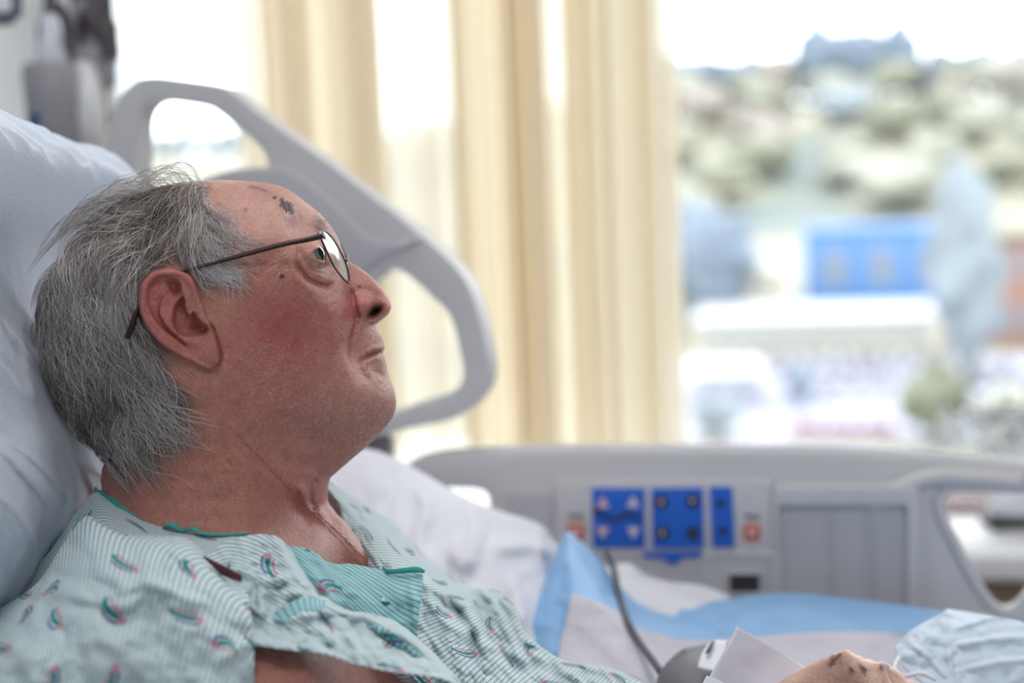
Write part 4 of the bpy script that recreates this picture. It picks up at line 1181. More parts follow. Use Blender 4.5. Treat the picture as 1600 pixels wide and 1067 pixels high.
# ---- skin colour (flush, age spots, scabs; some light and shade painted in), per vertex
def mixc(c, t, col):
    return c * (1 - t[..., None]) + np.array(lin(col)) * t[..., None]
def skin_color(X, Y):
    c = np.broadcast_to(np.array(lin((186, 128, 114))), X.shape + (3,)).copy()
    n1 = vnoise(X / 14, Y / 14, 81); n2 = vnoise(X / 5, Y / 5, 82); n3 = vnoise(X / 40, Y / 40, 83)
    c = mixc(c, np.clip(.75 * G(X, Y, 440, 520, 85, 80, 30) + .25 * n1 * G(X, Y, 440, 520, 100, 90), 0, 1), (160, 76, 76))
    c = mixc(c, np.clip(.55 * G(X, Y, 540, 500, 25, 45) * (1 + n2 * .5), 0, 1), (180, 88, 94))
    c = mixc(c, .5 * G(X, Y, 420, 620, 90, 50), (160, 92, 88))
    c = mixc(c, .55 * G(X, Y, 480, 780, 50, 60), (184, 98, 96))
    c = mixc(c, .75 * G(X, Y, 270, 720, 150, 80), (164, 106, 90))  # neck shading painted into the skin tone
    c = mixc(c, .6 * np.clip(G(X, Y, 566, 474, 24, 20) + G(X, Y, 598, 478, 20, 20), 0, 1), (180, 86, 84))
    c = mixc(c, .45 * G(X, Y, 500, 420, 35, 14, 35), (206, 160, 146))
    c = mixc(c, .6 * np.clip(G(X, Y, 410, 325, 90, 45, 20) + G(X, Y, 490, 350, 40, 30, 40), 0, 1), (214, 170, 158))  # forehead and brow highlight painted in
    c = mixc(c, .6 * np.clip(G(X, Y, 580, 560, 34, 70) + .7 * G(X, Y, 560, 430, 30, 24, 40), 0, 1), (212, 166, 154))
    c = mixc(c, .4 * G(X, Y, 345, 470, 26, 40), (200, 150, 130))
    c = mixc(c, np.clip(.9 * crease(X, Y, [(570, 555), (583, 549), (601, 545)], 5), 0, 1), (176, 104, 106))
    sdm = poly_sd(X, Y, EAR); e = sstep(-2, 3, sdm)
    c = mixc(c, e * (.35 + .3 * np.clip(sstep(300, 230, X), 0, 1)), (190, 104, 106))
    c = mixc(c, e * .5 * G(X, Y, 318, 480, 16, 30), (196, 140, 124))
    # fine red vessels
    v = np.abs(vnoise(X / 7 + n3 * 2, Y / 7, 84)); t = (1 - sstep(0, .12, v)) * G(X, Y, 470, 500, 90, 60) * .4
    c = mixc(c, t, (160, 60, 66))
    c *= (1 + .10 * n1 + .07 * n2 + .05 * n3)[..., None]
    # spots
    for x, y, r, k, col in ((384, 328, 4, .7, (130, 40, 44)), (461, 345, 14, .45, (120, 70, 90)), (430, 430, 12, .45, (130, 56, 60)), (563, 447, 1.6, .7, (80, 40, 40)), (456, 350, 5, .4, (100, 60, 80)),
                            (390, 702, 3, .5, (130, 60, 50)), (400, 752, 2, .6, (100, 40, 40)), (360, 722, 5, .3, (140, 70, 60)), (405, 300, 20, .25, (150, 70, 70))):
        c = mixc(c, k * G(X, Y, x, y, r), col)
    nn = vnoise(X / 2.5, Y / 2.5, 85)
    scab = np.clip(np.maximum.reduce([G(X, Y, 449, 323, 12, 8, 35) * 1.9, G(X, Y, 441, 313, 5) * 1.2, G(X, Y, 457, 330, 4.5) * 1.2, G(X, Y, 429, 309, 3.2) * 1.3, G(X, Y, 440, 431, 4.4, 3.2, 20) * 2]) * (1 + .8 * nn) - .35, 0, 1)
    c = mixc(c, np.clip(scab * 2, 0, .92), (54, 34, 52))
    ln = crease(X, Y, [(386, 291), (400, 293), (412, 297), (424, 301)], 2.2) * np.clip(.7 + nn, 0, 1)
    c = mixc(c, ln * .9, (92, 34, 50))
    # scalp under the hair
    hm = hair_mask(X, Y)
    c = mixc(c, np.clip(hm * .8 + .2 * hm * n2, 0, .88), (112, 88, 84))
    # shade of the nostril hollow painted in dark brown-red
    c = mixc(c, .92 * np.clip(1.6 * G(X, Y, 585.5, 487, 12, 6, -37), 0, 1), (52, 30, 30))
    return np.clip(c, 0.004, 1)
HAIRP = smooth_poly([(318, 284), (322, 300), (318, 330), (312, 360), (306, 385), (300, 404), (286, 416), (262, 414), (236, 424), (214, 452), (214, 490), (226, 520), (236, 560), (246, 600), (240, 640), (210, 675), (180, 696), (160, 704),
                     (120, 690), (60, 620), (20, 520), (20, 430), (80, 330), (180, 270), (260, 262)], 90)
def hair_mask(X, Y):
    return sstep(-14, 12, poly_sd(X, Y, HAIRP) + 6 * vnoise(X / 12, Y / 12, 91))

near_col = skin_color(X, Y)
far_col = skin_color(X, Y)
body_cols = np.vstack([near_col.reshape(-1, 3), far_col.reshape(-1, 3)])

# ---- arms and the hand, grown from a skeleton
def skin_mesh(verts, edges, radii, root, sub=2):
    me = bpy.data.meshes.new('arm_tmp'); me.from_pydata([tuple(v) for v in verts], edges, [])
    o = bpy.data.objects.new('arm_tmp', me); COL.objects.link(o)
    md = o.modifiers.new('s', 'SKIN'); md.use_smooth_shade = True
    for i, r in enumerate(radii):
        me.skin_vertices[0].data[i].radius = (r, r) if np.isscalar(r) else r
    me.skin_vertices[0].data[root].use_root = True
    s2 = o.modifiers.new('u', 'SUBSURF'); s2.levels = sub; s2.render_levels = sub
    dg = bpy.context.evaluated_depsgraph_get(); ev = o.evaluated_get(dg)
    m2 = ev.to_mesh()
    V = np.array([tuple(v.co) for v in m2.vertices]); F = [tuple(p.vertices) for p in m2.polygons]
    ev.to_mesh_clear(); bpy.data.objects.remove(o); bpy.data.meshes.remove(me)
    return V, F
sk_v = [U(420, 1190, .84), U(640, 1270, .86), U(800, 1200, .90), U(900, 1150, .95), U(1020, 1165, .93), U(1170, 1165, .91), U(1270, 1104, .895)]
# (upper arm, elbow, forearm, wrist, palm)
sk_r = [.05, .046, .042, .036, .032, .026, .026]
sk_e = [(i, i + 1) for i in range(6)]
palm = 6
def addf(base, pts, rs):
    prev = base
    for p, r in zip(pts, rs):
        sk_v.append(p); sk_r.append(r); sk_e.append((prev, len(sk_v) - 1)); prev = len(sk_v) - 1
addf(palm, [U(1326, 1050, .868), U(1352, 1049, .857), U(1384, 1092, .845), U(1362, 1126, .85)], [.0105, .0105, .009, .0078])
addf(palm, [U(1345, 1063, .888), U(1388, 1060, .882), U(1425, 1102, .87), U(1398, 1136, .87)], [.0105, .0105, .009, .008])
addf(palm, [U(1352, 1084, .908), U(1412, 1076, .905), U(1452, 1114, .90), U(1425, 1146, .895)], [.010, .010, .0088, .0078])
addf(palm, [U(1352, 1106, .928), U(1420, 1098, .928), U(1458, 1130, .925), U(1435, 1156, .92)], [.009, .009, .008, .007])
addf(5, [U(1230, 1140, .87), U(1280, 1160, .852), U(1325, 1168, .848)], [.014, .011, .0095])
av, af = skin_mesh(sk_v, sk_e, sk_r, 0, 3)
# dorsum: knuckles, tendons, thin wrinkled skin
vc = (av - CAMn) @ CRn
apx = 800 + vc[:, 0] / -vc[:, 2] * FPX; apy = 533.5 - vc[:, 1] / -vc[:, 2] * FPX
lift = .004 * G(apx, apy, 1300, 1040, 35, 25) + .003 * G(apx, apy, 1322, 1034, 16, 20) + .003 * G(apx, apy, 1380, 1045, 14, 20) - .0015 * G(apx, apy, 1352, 1046, 8, 20) + .0007 * vnoise(apx / 5, apy / 9, 95)
up = np.array(CR @ Vector((0, 1, .35)))
av = av + lift[:, None] * up
# keep the hand's top edge at the height the photograph shows
ac = np.broadcast_to(np.array(lin((222, 190, 172))), (len(av), 3)).copy()
n1 = vnoise(apx / 12, apy / 8, 96); n2 = vnoise(apx / 4, apy / 4, 97)
ac = mixc(ac, np.clip(.35 + .5 * n1, 0, .6), (196, 148, 128))
for x, y, r in ((1303, 1040, 5), (1310, 1044, 4), (1296, 1046, 4), (1312, 1036, 3), (1351, 1047, 4), (1347, 1043, 3), (1378, 1049, 4.5), (1384, 1045, 3), (1330, 1054, 3)):
    ac = mixc(ac, np.clip(1.3 * G(apx, apy, x, y, r * 1.3, r) * (1 + n2), 0, .9), (70, 44, 56))
ac = mixc(ac, G(apx, apy, 920, 1040, 80, 40) * .6, (216, 150, 138))
# near upper arm bulk beneath the sleeve is part of the torso relief
nb = len(Vb)
Vall = np.vstack([Vb, av])
me = bpy.data.meshes.new('body')
faces_q = np.vstack([Qn, Qf])
quads = [f for f in af if len(f) == 4]; tris = [f for f in af if len(f) == 3]
Fq = np.vstack([faces_q] + ([np.array(quads) + nb] if quads else []))
me = fast_mesh('body', Vall, Fq)
ca_ = me.color_attributes.new('skin', 'FLOAT_COLOR', 'POINT')
cols_all = np.vstack([body_cols, ac])
ca_.data.foreach_set('color', np.hstack([cols_all, np.ones((len(cols_all), 1))]).astype(np.float32).ravel())

M_skin, nt, b, out = new_mat('skin')
at = nt.nodes.new('ShaderNodeAttribute'); at.attribute_name = 'skin'
tc = nt.nodes.new('ShaderNodeTexCoord')
n1_ = nt.nodes.new('ShaderNodeTexNoise'); n1_.inputs['Scale'].default_value = 420; n1_.inputs['Detail'].default_value = 4
mxc = nt.nodes.new('ShaderNodeMix'); mxc.data_type = 'RGBA'; mxc.blend_type = 'MULTIPLY'
rmp = nt.nodes.new('ShaderNodeValToRGB'); rmp.color_ramp.elements[0].position = .3; rmp.color_ramp.elements[1].position = .7
rmp.color_ramp.elements[0].color = (.74, .66, .66, 1); rmp.color_ramp.elements[1].color = (1.0, 1.0, 1.0, 1)
nt.links.new(tc.outputs['Object'], n1_.inputs['Vector']); nt.links.new(n1_.outputs['Fac'], rmp.inputs[0])
mxc.inputs['Factor'].default_value = .8
nt.links.new(at.outputs['Color'], mxc.inputs['A']); nt.links.new(rmp.outputs[0], mxc.inputs['B'])
nt.links.new(mxc.outputs['Result'], b.inputs['Base Color'])
b.inputs['Roughness'].default_value = .46
b.inputs['Subsurface Weight'].default_value = .12
b.inputs['Subsurface Radius'].default_value = (.006, .002, .001)
b.inputs['Subsurface Scale'].default_value = .6
vo = nt.nodes.new('ShaderNodeTexVoronoi'); vo.inputs['Scale'].default_value = 900
nz = nt.nodes.new('ShaderNodeTexNoise'); nz.inputs['Scale'].default_value = 650; nz.inputs['Detail'].default_value = 3
nt.links.new(tc.outputs['Object'], vo.inputs['Vector']); nt.links.new(tc.outputs['Object'], nz.inputs['Vector'])
ad = nt.nodes.new('ShaderNodeMath'); ad.operation = 'ADD'
nt.links.new(vo.outputs['Distance'], ad.inputs[0]); nt.links.new(nz.outputs['Fac'], ad.inputs[1])
bp = nt.nodes.new('ShaderNodeBump'); bp.inputs['Strength'].default_value = .5; bp.inputs['Distance'].default_value = .0006
nt.links.new(ad.outputs[0], bp.inputs['Height']); nt.links.new(bp.outputs[0], b.inputs['Normal'])

per = empty('person', U(560, 1300, D0), 'elderly grey haired man lying back on the pillow, looking up to the right', 'person')
body = link('body', me, M_skin, per)
body['label'] = 'lined flushed skin with dark scabs on forehead and temple'

# ---- hair: every strand is a thin tapering tube rooted on the scalp
FLOW = np.array([(330,296,-.3,.9),(310,300,-.6,.7),(250,296,-.8,.6),(200,325,-.8,.7),(150,360,-.7,.8),(100,420,-.3,1),(60,470,0,1),(80,560,.3,1),(120,620,.45,1),(170,680,.35,1),(200,400,-.45,1),(250,370,-.5,.9),(300,345,-.4,.9),
    (322,330,0,1),(345,345,.75,.7),(345,370,.8,.6),(360,400,.9,.25),(330,420,.8,.45),(300,400,-.2,.9),(200,500,.15,1),(150,500,.1,1),(215,560,.35,.9),(230,620,.5,.8),(180,600,.3,1),(240,420,-.3,1),(110,350,-.7,.6),(60,400,-.3,1)], float)
def flow(x, y):
    d2 = (x[:, None] - FLOW[None, :, 0]) ** 2 + (y[:, None] - FLOW[None, :, 1]) ** 2
    w_ = 1 / (d2 + 120) ** 1.6; w_ /= w_.sum(1, keepdims=True)
    v = w_ @ FLOW[:, 2:]
    return v / (np.linalg.norm(v, axis=1, keepdims=True) + 1e-9)
_gx, _gy = np.meshgrid(np.arange(-20, 420, 3.0), np.arange(230, 760, 3.0), indexing='ij')
_ga = np.arctan2(_gy - CEN[1], _gx - CEN[0]); _gr = 1 - np.hypot(_gx - CEN[0], _gy - CEN[1]) / Rsil(_ga)
_gw = np.where(_gr > 0, headw(_gx, _gy, np.maximum(_gr, 0), ear=False), 0)
def wlook(x, y):
    fx = np.clip((x + 20) / 3, 0, _gw.shape[0] - 1.001); fy = np.clip((y - 230) / 3, 0, _gw.shape[1] - 1.001)
    i, j = fx.astype(int), fy.astype(int); u, v = fx - i, fy - j
    return (_gw[i, j] * (1 - u) + _gw[i + 1, j] * u) * (1 - v) + (_gw[i, j + 1] * (1 - u) + _gw[i + 1, j + 1] * u) * v
def outward(x, y, w):
    """unit outward normal in (px, py, w) space"""
    e = 4.0
    gx = (wlook(x + e, y) - wlook(x - e, y)) / (2 * e); gy = (wlook(x, y + e) - wlook(x, y - e)) / (2 * e)
    g = np.stack([-gx, -gy, np.ones_like(gx)], -1); g /= np.linalg.norm(g, axis=1, keepdims=True)
    return g
def strands(n, lmin, lmax, hmin, hmax, curl, rad, seed, pick, nseg=12, dirv=None, clump=.0, per=22):
    r = np.random.default_rng(seed)
    xs, ys = [], []
    while len(xs) < n:
        x = r.uniform(20, 385, 4000); y = r.uniform(262, 712, 4000)
        a = np.arctan2(y - CEN[1], x - CEN[0]); ins = np.hypot(x - CEN[0], y - CEN[1]) < Rsil(a) - 1
        m_ = ins & (r.random(4000) < pick(x, y))
        xs += list(x[m_]); ys += list(y[m_])
    x = np.array(xs[:n]); y = np.array(ys[:n])
    L = r.uniform(lmin, lmax, n); H = r.uniform(hmin, hmax, n); ph = r.uniform(0, 6.28, n); cf = r.uniform(.5, 1.6, n); ca_ = r.normal(0, curl, n)
    bend = r.normal(0, .25, n)
    P = []; hx, hy = x.copy(), y.copy()
    lock = vnoise(x / 13, y / 13, seed + 3)
    base = np.stack([x, y, wlook(x, y)], -1)
    off = np.zeros((n, 2))
    for k in range(nseg):
        t = k / (nseg - 1)
        v = flow(hx, hy) if dirv is None else dirv(hx, hy, t, r)
        th = lock * .9 + bend * t * 2 + ca_ * np.sin(t * 5 * cf + ph)
        c_, s_ = np.cos(th), np.sin(th)
        v = np.stack([v[:, 0] * c_ - v[:, 1] * s_, v[:, 0] * s_ + v[:, 1] * c_], -1)
        w_ = wlook(hx, hy); nn = outward(hx, hy, w_)
        h = H * (np.sin(min(t * 1.25, 1) * math.pi / 2) * 1.0) * (1 - .35 * t) + 1.0
        q = np.stack([hx, hy, w_], -1) + nn * h[:, None]
        P.append(q)
        fs = np.sqrt(np.clip(nn[:, 2], .25, 1))
        hx = hx + v[:, 0] * L / (nseg - 1) * fs; hy = hy + v[:, 1] * L / (nseg - 1) * fs
        a = np.arctan2(hy - CEN[1], hx - CEN[0]); R_ = Rsil(a) - 1.5; rr = np.hypot(hx - CEN[0], hy - CEN[1])
        kf = np.where(rr > R_, R_ / rr, 1); hx = CEN[0] + (hx - CEN[0]) * kf; hy = CEN[1] + (hy - CEN[1]) * kf
    P = np.array(P)
    if clump > 0:                                            # gather strands into locks
        gi = r.choice(n, max(8, n // per), replace=False)
        d2 = (x[:, None] - x[gi][None]) ** 2 + (y[:, None] - y[gi][None]) ** 2
        own = gi[np.argmin(d2, axis=1)]
        tt = np.linspace(0, 1, nseg)[:, None, None]
        k_ = clump * r.uniform(.5, 1.15, n)[None, :, None] * tt ** .7
        P = P * (1 - k_) + P[:, own] * k_
    ix, iy = P[..., 0].ravel(), P[..., 1].ravel()
    insd = (poly_sd(ix, iy, EAR) > 1).reshape(P.shape[:2]).any(0)
    P = P[:, ~insd]
    return P, (r.uniform(.6, 1.3, n) * rad)[~insd]          # nseg, n, 3
def strand_mesh(P, rad, shade, side=1):
    nseg, n, _ = P.shape
    W_ = Un(P[..., 0], P[..., 1], D0 - P[..., 2] * S)
    if side < 0:
        l = (W_ - CAMn) @ CRn; l[..., 2] = -2 * D0 - l[..., 2]; W_ = l @ CRn.T + CAMn
    T = np.gradient(W_, axis=0); T /= np.linalg.norm(T, axis=-1, keepdims=True) + 1e-12
    a_ = np.cross(T, np.array([.3, .5, .8])); a_ /= np.linalg.norm(a_, axis=-1, keepdims=True) + 1e-12
    b_ = np.cross(T, a_)
    tt = np.linspace(0, 1, nseg); taper = np.minimum(1, (1 - tt) * 2.2 + .12)
    R_ = rad[None, :] * taper[:, None]
    V = np.stack([W_ + R_[..., None] * (a_ * math.cos(q) + b_ * math.sin(q)) for q in (0, 2.094, 4.189)], 2)    # nseg n 3 3
    idx = np.arange(nseg * n * 3).reshape(nseg, n, 3); nx2 = np.roll(idx, -1, axis=2)
    Q = np.stack([idx[:-1], nx2[:-1], nx2[1:], idx[1:]], -1).reshape(-1, 4)
    C = np.broadcast_to(shade[None, :, None], (nseg, n, 3)).ravel()
    return V.reshape(-1, 3), Q, C
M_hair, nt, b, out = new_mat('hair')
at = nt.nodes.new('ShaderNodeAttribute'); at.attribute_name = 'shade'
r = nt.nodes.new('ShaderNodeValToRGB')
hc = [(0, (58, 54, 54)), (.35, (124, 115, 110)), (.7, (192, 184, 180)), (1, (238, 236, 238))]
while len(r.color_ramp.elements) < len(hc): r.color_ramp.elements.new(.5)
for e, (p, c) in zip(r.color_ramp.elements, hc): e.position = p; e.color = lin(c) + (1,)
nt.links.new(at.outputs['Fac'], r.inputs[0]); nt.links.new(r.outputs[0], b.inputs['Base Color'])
b.inputs['Roughness'].default_value = .42
def hair_object(name, sets, label=None):
    Vs, Qs, Cs = [], [], []; n0 = 0
    for P, rad, sh, side in sets:
        V, Q, C = strand_mesh(P, rad, sh, side); Vs.append(V); Qs.append(Q + n0); Cs.append(C); n0 += len(V)
    me = fast_mesh(name, np.vstack(Vs), np.vstack(Qs))
    at = me.attributes.new('shade', 'FLOAT', 'POINT'); at.data.foreach_set('value', np.concatenate(Cs).astype(np.float32))
    o = link(name, me, M_hair, per); o['kind'] = 'stuff'
    if label: o['label'] = label
    return o
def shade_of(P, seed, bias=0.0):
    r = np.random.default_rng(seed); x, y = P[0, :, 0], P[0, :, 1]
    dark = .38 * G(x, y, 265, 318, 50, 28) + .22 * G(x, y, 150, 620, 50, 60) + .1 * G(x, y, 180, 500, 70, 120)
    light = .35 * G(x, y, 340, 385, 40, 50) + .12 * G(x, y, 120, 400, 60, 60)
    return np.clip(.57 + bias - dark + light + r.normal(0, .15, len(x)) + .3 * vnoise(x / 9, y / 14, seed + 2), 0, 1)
dense = lambda x, y: np.clip(hair_mask(x, y), 0, 1) * np.where((x > 285) & (y < 330), .8, 1)
P1_, r1_ = strands(6500, 60, 135, 4, 15, .25, .00016, 11, dense, clump=.8, per=26)
P2_, r2_ = strands(2600, 90, 170, 9, 24, .45, .00015, 12, lambda x, y: hair_mask(x, y), clump=.6, per=14)
P3_, r3_ = strands(3000, 60, 130, 4, 16, .22, .0002, 13, dense, clump=.7)
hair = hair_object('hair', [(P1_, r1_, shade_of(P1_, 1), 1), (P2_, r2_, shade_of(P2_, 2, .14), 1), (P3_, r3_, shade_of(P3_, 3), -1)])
# white wisps on the temple and in front of the ear
P4_, r4_ = strands(760, 22, 70, 2, 11, .7, .00013, 14, lambda x, y: np.clip(G(x, y, 322, 365, 20, 40) + .35 * G(x, y, 350, 372, 24, 30) + .9 * G(x, y, 330, 422, 30, 8, 0) + .7 * G(x, y, 318, 318, 12, 30), 0, 1), clump=.35, per=9)
P5_, r5_ = strands(300, 12, 34, 1, 4, .5, .00012, 15, lambda x, y: G(x, y, 332, 428, 28, 8), clump=.6, per=12)
# flyaways standing off the crown
def up_dir(hx, hy, t, r):
    a = -2.35 + 2.6 * t + .5 * np.sin(hx * .13)
    return np.stack([np.cos(a) * -1.0, np.sin(a) * .6], -1)
hair_object('temple_hair', [(P4_, r4_, np.clip(shade_of(P4_, 4, .25), .45, 1), 1), (P5_, r5_, np.clip(shade_of(P5_, 5, .3), .5, 1), 1), (P4_[:, ::2], r4_[::2], shade_of(P4_[:, ::2], 4, .25), -1)], 'thin white wisps over the temple and before the ear')
fr_ = np.random.default_rng(17); FP = []
for i in range(230):
    x0 = fr_.uniform(110, 318); a = math.atan2(300 - CEN[1], x0 - CEN[0])
    th0 = math.atan2(-(CEN[1] - 290), x0 - CEN[0]); Rr = float(Rsil(np.array([th0]))[0])
    bx, by = CEN[0] + math.cos(th0) * (Rr - 3), CEN[1] + math.sin(th0) * (Rr - 3)
    L = fr_.uniform(50, 140); hgt = fr_.uniform(8, 40) * (1.0 if x0 > 200 else .8); dr = -1 if fr_.random() < .8 else 1
    tx, ty = -math.sin(th0) * dr * -1, math.cos(th0) * dr * -1
    if dr < 0: tx, ty = math.sin(th0), -math.cos(th0)
    if tx > 0 and dr < 0: tx, ty = -tx, -ty
    nx_, ny_ = math.cos(th0), math.sin(th0)
    wv = fr_.uniform(-1, 1); w0_ = fr_.uniform(0, 90)
    pts = []
    for k in range(12):
        t = k / 11
        al = t * L; h = hgt * math.sin(math.pi * min(1, t * fr_.uniform(.98, 1.02)) ** .8) ** .8 * (1 - .2 * t)
        pts.append((bx + tx * al + nx_ * h + 3 * wv * math.sin(5 * t), by + ty * al + ny_ * h - .0 + (al * al / 700), max(0, w0_ * (1 - .1 * t))))
    FP.append(pts)
FP = np.array(FP).transpose(1, 0, 2)
FP[0, :, 2] = np.minimum(FP[0, :, 2], 60)
hair_object('loose_hair', [(FP, np.full(FP.shape[1], .00013), np.clip(fr_.normal(.62, .2, FP.shape[1]), .2, 1), 1)], 'fine loose hairs curling off the crown')
# stubble and eyebrow
def short_hairs(n, seed, dens, L, col, dirf, rad=.00007):
    r = np.random.default_rng(seed); X_, Y_ = [], []
    while len(X_) < n:
        x = r.uniform(370, 622, 5000); y = r.uniform(330, 740, 5000)
        a = np.arctan2(y - CEN[1], x - CEN[0]); ins = np.hypot(x - CEN[0], y - CEN[1]) < Rsil(a) - .5
        m_ = ins & (r.random(5000) < dens(x, y)); X_ += list(x[m_]); Y_ += list(y[m_])
    x = np.array(X_[:n]); y = np.array(Y_[:n])
    rim = 1 - np.hypot(x - CEN[0], y - CEN[1]) / Rsil(np.arctan2(y - CEN[1], x - CEN[0]))
    w0 = headw(x, y, rim); e = 1.5
    gx = (headw(x + e, y) - w0) / e; gy = (headw(x, y + e) - w0) / e
    nn = np.stack([-gx, -gy, np.ones_like(gx)], -1); nn /= np.linalg.norm(nn, axis=1, keepdims=True)
    d = dirf(x, y, r); Ls = L * r.uniform(.5, 1.4, n)
    P = [np.stack([x, y, w0], -1) + nn * (t * .55 * Ls)[:, None] + np.hstack([d, np.zeros((n, 1))]) * (t * .8 * Ls)[:, None] for t in (0, .5, 1)]
    return np.array(P), np.full(n, rad), np.clip(r.normal(*col, n), 0, 1), 1
def ddown(x, y, r):
    a = r.normal(1.2, .5, len(x)); return np.stack([np.cos(a), np.sin(a)], -1)
def dbrow(x, y, r):
    a = r.normal(.2, .5, len(x)); return np.stack([np.cos(a), np.sin(a)], -1)
hair_object('stubble', [short_hairs(2600, 21, lambda x, y: np.clip(G(x, y, 575, 640, 45, 60) + .9 * G(x, y, 520, 640, 70, 45) + .35 * G(x, y, 430, 600, 80, 60) + .6 * G(x, y, 585, 528, 18, 18), 0, 1) * (1 - .8 * G(x, y, 585, 552, 16, 12)), 3.2, (.85, .12), ddown)], 'short white stubble over chin and jaw')
hair_object('eyebrow', [short_hairs(150, 22, lambda x, y: G(x, y, 500, 352, 13, 7, 50), 7, (.75, .15), dbrow, .00008)], 'sparse pale eyebrow hairs')

# ================================================================== GOWN
M_gown, nt, b, out = new_mat('gown_cloth')
def N(t, **k):
    n = nt.nodes.new(t)
    for a_, v_ in k.items(): setattr(n, a_, v_)
    return n
def Lk(a_, b_): nt.links.new(a_, b_)
def mth(op, a_, b_=None, c_=None):
    n = N('ShaderNodeMath', operation=op)
    for i, v_ in enumerate((a_, b_, c_)):
        if v_ is None: continue
        if isinstance(v_, (int, float)): n.inputs[i].default_value = v_
        else: Lk(v_, n.inputs[i])
    return n.outputs[0]
uv = N('ShaderNodeUVMap'); uv.uv_map = 'UVMap'
sp = N('ShaderNodeSeparateXYZ'); Lk(uv.outputs[0], sp.inputs[0])
wob = N('ShaderNodeTexNoise'); wob.inputs['Scale'].default_value = 40; Lk(uv.outputs[0], wob.inputs['Vector'])
yy = mth('ADD', mth('MULTIPLY', sp.outputs['X'], 1 / .0035), mth('MULTIPLY', wob.outputs['Fac'], .35))
fr1 = mth('FRACT', yy)
stripe = mth('LESS_THAN', mth('ABSOLUTE', mth('SUBTRACT', fr1, .5)), .13)
# motifs: little brush stroke bows, one per jittered cell
sc1 = N('ShaderNodeVectorMath', operation='SCALE'); sc1.inputs['Scale'].default_value = 1 / .042; Lk(uv.outputs[0], sc1.inputs[0])
vor = N('ShaderNodeTexVoronoi', voronoi_dimensions='2D'); vor.inputs['Scale'].default_value = 1.0; vor.inputs['Randomness'].default_value = .55; Lk(sc1.outputs[0], vor.inputs['Vector'])
df = N('ShaderNodeVectorMath', operation='SUBTRACT'); Lk(sc1.outputs[0], df.inputs[0]); Lk(vor.outputs['Position'], df.inputs[1])
spc = N('ShaderNodeSeparateColor'); Lk(vor.outputs['Color'], spc.inputs[0])
rot = N('ShaderNodeVectorRotate', rotation_type='Z_AXIS'); Lk(df.outputs[0], rot.inputs['Vector']); Lk(mth('MULTIPLY', spc.outputs[0], 6.28), rot.inputs['Angle'])
sl = N('ShaderNodeSeparateXYZ'); Lk(rot.outputs[0], sl.inputs[0])
def arcm(cx, cy, R_, wd, ymin, ymax):
    dx = mth('SUBTRACT', sl.outputs['X'], cx); dy = mth('SUBTRACT', sl.outputs['Y'], cy)
    rr = mth('SQRT', mth('ADD', mth('MULTIPLY', dx, dx), mth('MULTIPLY', dy, dy)))
    ring = mth('LESS_THAN', mth('ABSOLUTE', mth('SUBTRACT', rr, R_)), wd)
    right = mth('GREATER_THAN', dx, 0.0)
    lim = mth('MULTIPLY', mth('GREATER_THAN', sl.outputs['Y'], ymin), mth('LESS_THAN', sl.outputs['Y'], ymax))
    return mth('MULTIPLY', mth('MULTIPLY', ring, right), lim)
m_teal = arcm(-.38, 0, .42, .035, -.22, .20)
m_purp = arcm(-.30, -.02, .42, .022, -.26, .12)
m_pink = arcm(-.46, .0, .42, .018, -.20, .14)
dx = mth('ADD', sl.outputs['X'], .02); dy = mth('ADD', sl.outputs['Y'], .26)
m_dot = mth('LESS_THAN', mth('ADD', mth('MULTIPLY', dx, dx), mth('MULTIPLY', dy, dy)), .0035)
base = N('ShaderNodeRGB'); base.outputs[0].default_value = lin((222, 237, 241)) + (1,)
cur = base.outputs[0]
def layer(cur, m_, col):
    mx = N('ShaderNodeMix', data_type='RGBA'); Lk(m_, mx.inputs['Factor']); Lk(cur, mx.inputs['A']); mx.inputs['B'].default_value = lin(col) + (1,)
    return mx.outputs['Result']
cur = layer(cur, mth('MULTIPLY', stripe, .75), (70, 136, 150))
cur = layer(cur, mth('MULTIPLY', m_pink, .8), (206, 120, 150))
cur = layer(cur, mth('MULTIPLY', m_purp, .85), (96, 104, 164))
cur = layer(cur, m_teal, (40, 148, 146))
cur = layer(cur, mth('MULTIPLY', m_dot, .8), (212, 120, 146))
Lk(cur, b.inputs['Base Color']); b.inputs['Roughness'].default_value = .85; b.inputs['Sheen Weight'].default_value = .2
wv = N('ShaderNodeTexNoise'); wv.inputs['Scale'].default_value = 900; Lk(uv.outputs[0], wv.inputs['Vector'])
wv2 = N('ShaderNodeTexNoise'); wv2.inputs['Scale'].default_value = 90; wv2.inputs['Detail'].default_value = 3; Lk(uv.outputs[0], wv2.inputs['Vector'])
hsum = mth('ADD', mth('MULTIPLY', wv.outputs['Fac'], .25), mth('MULTIPLY', wv2.outputs['Fac'], 1.2))
bp = N('ShaderNodeBump'); bp.inputs['Strength'].default_value = .5; bp.inputs['Distance'].default_value = .0012; Lk(hsum, bp.inputs['Height']); Lk(bp.outputs[0], b.inputs['Normal'])
# thin cloth lets some light through
trl = N('ShaderNodeBsdfTranslucent'); Lk(cur, trl.inputs[0]); mxs = N('ShaderNodeMixShader'); mxs.inputs[0].default_value = .22
Lk(b.outputs[0], mxs.inputs[1]); Lk(trl.outputs[0], mxs.inputs[2]); Lk(mxs.outputs[0], out.inputs[0])
M_turq = M_gown.copy(); M_turq.name = 'gown_cloth_shaded_side'  # turquoise copy of the cloth, shade put into its base colour
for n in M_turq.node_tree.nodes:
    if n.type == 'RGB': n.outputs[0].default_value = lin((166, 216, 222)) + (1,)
M_pipe = mat('teal_piping', (56, 156, 148), .75, .1, 60, bump=.4, bscale=600)

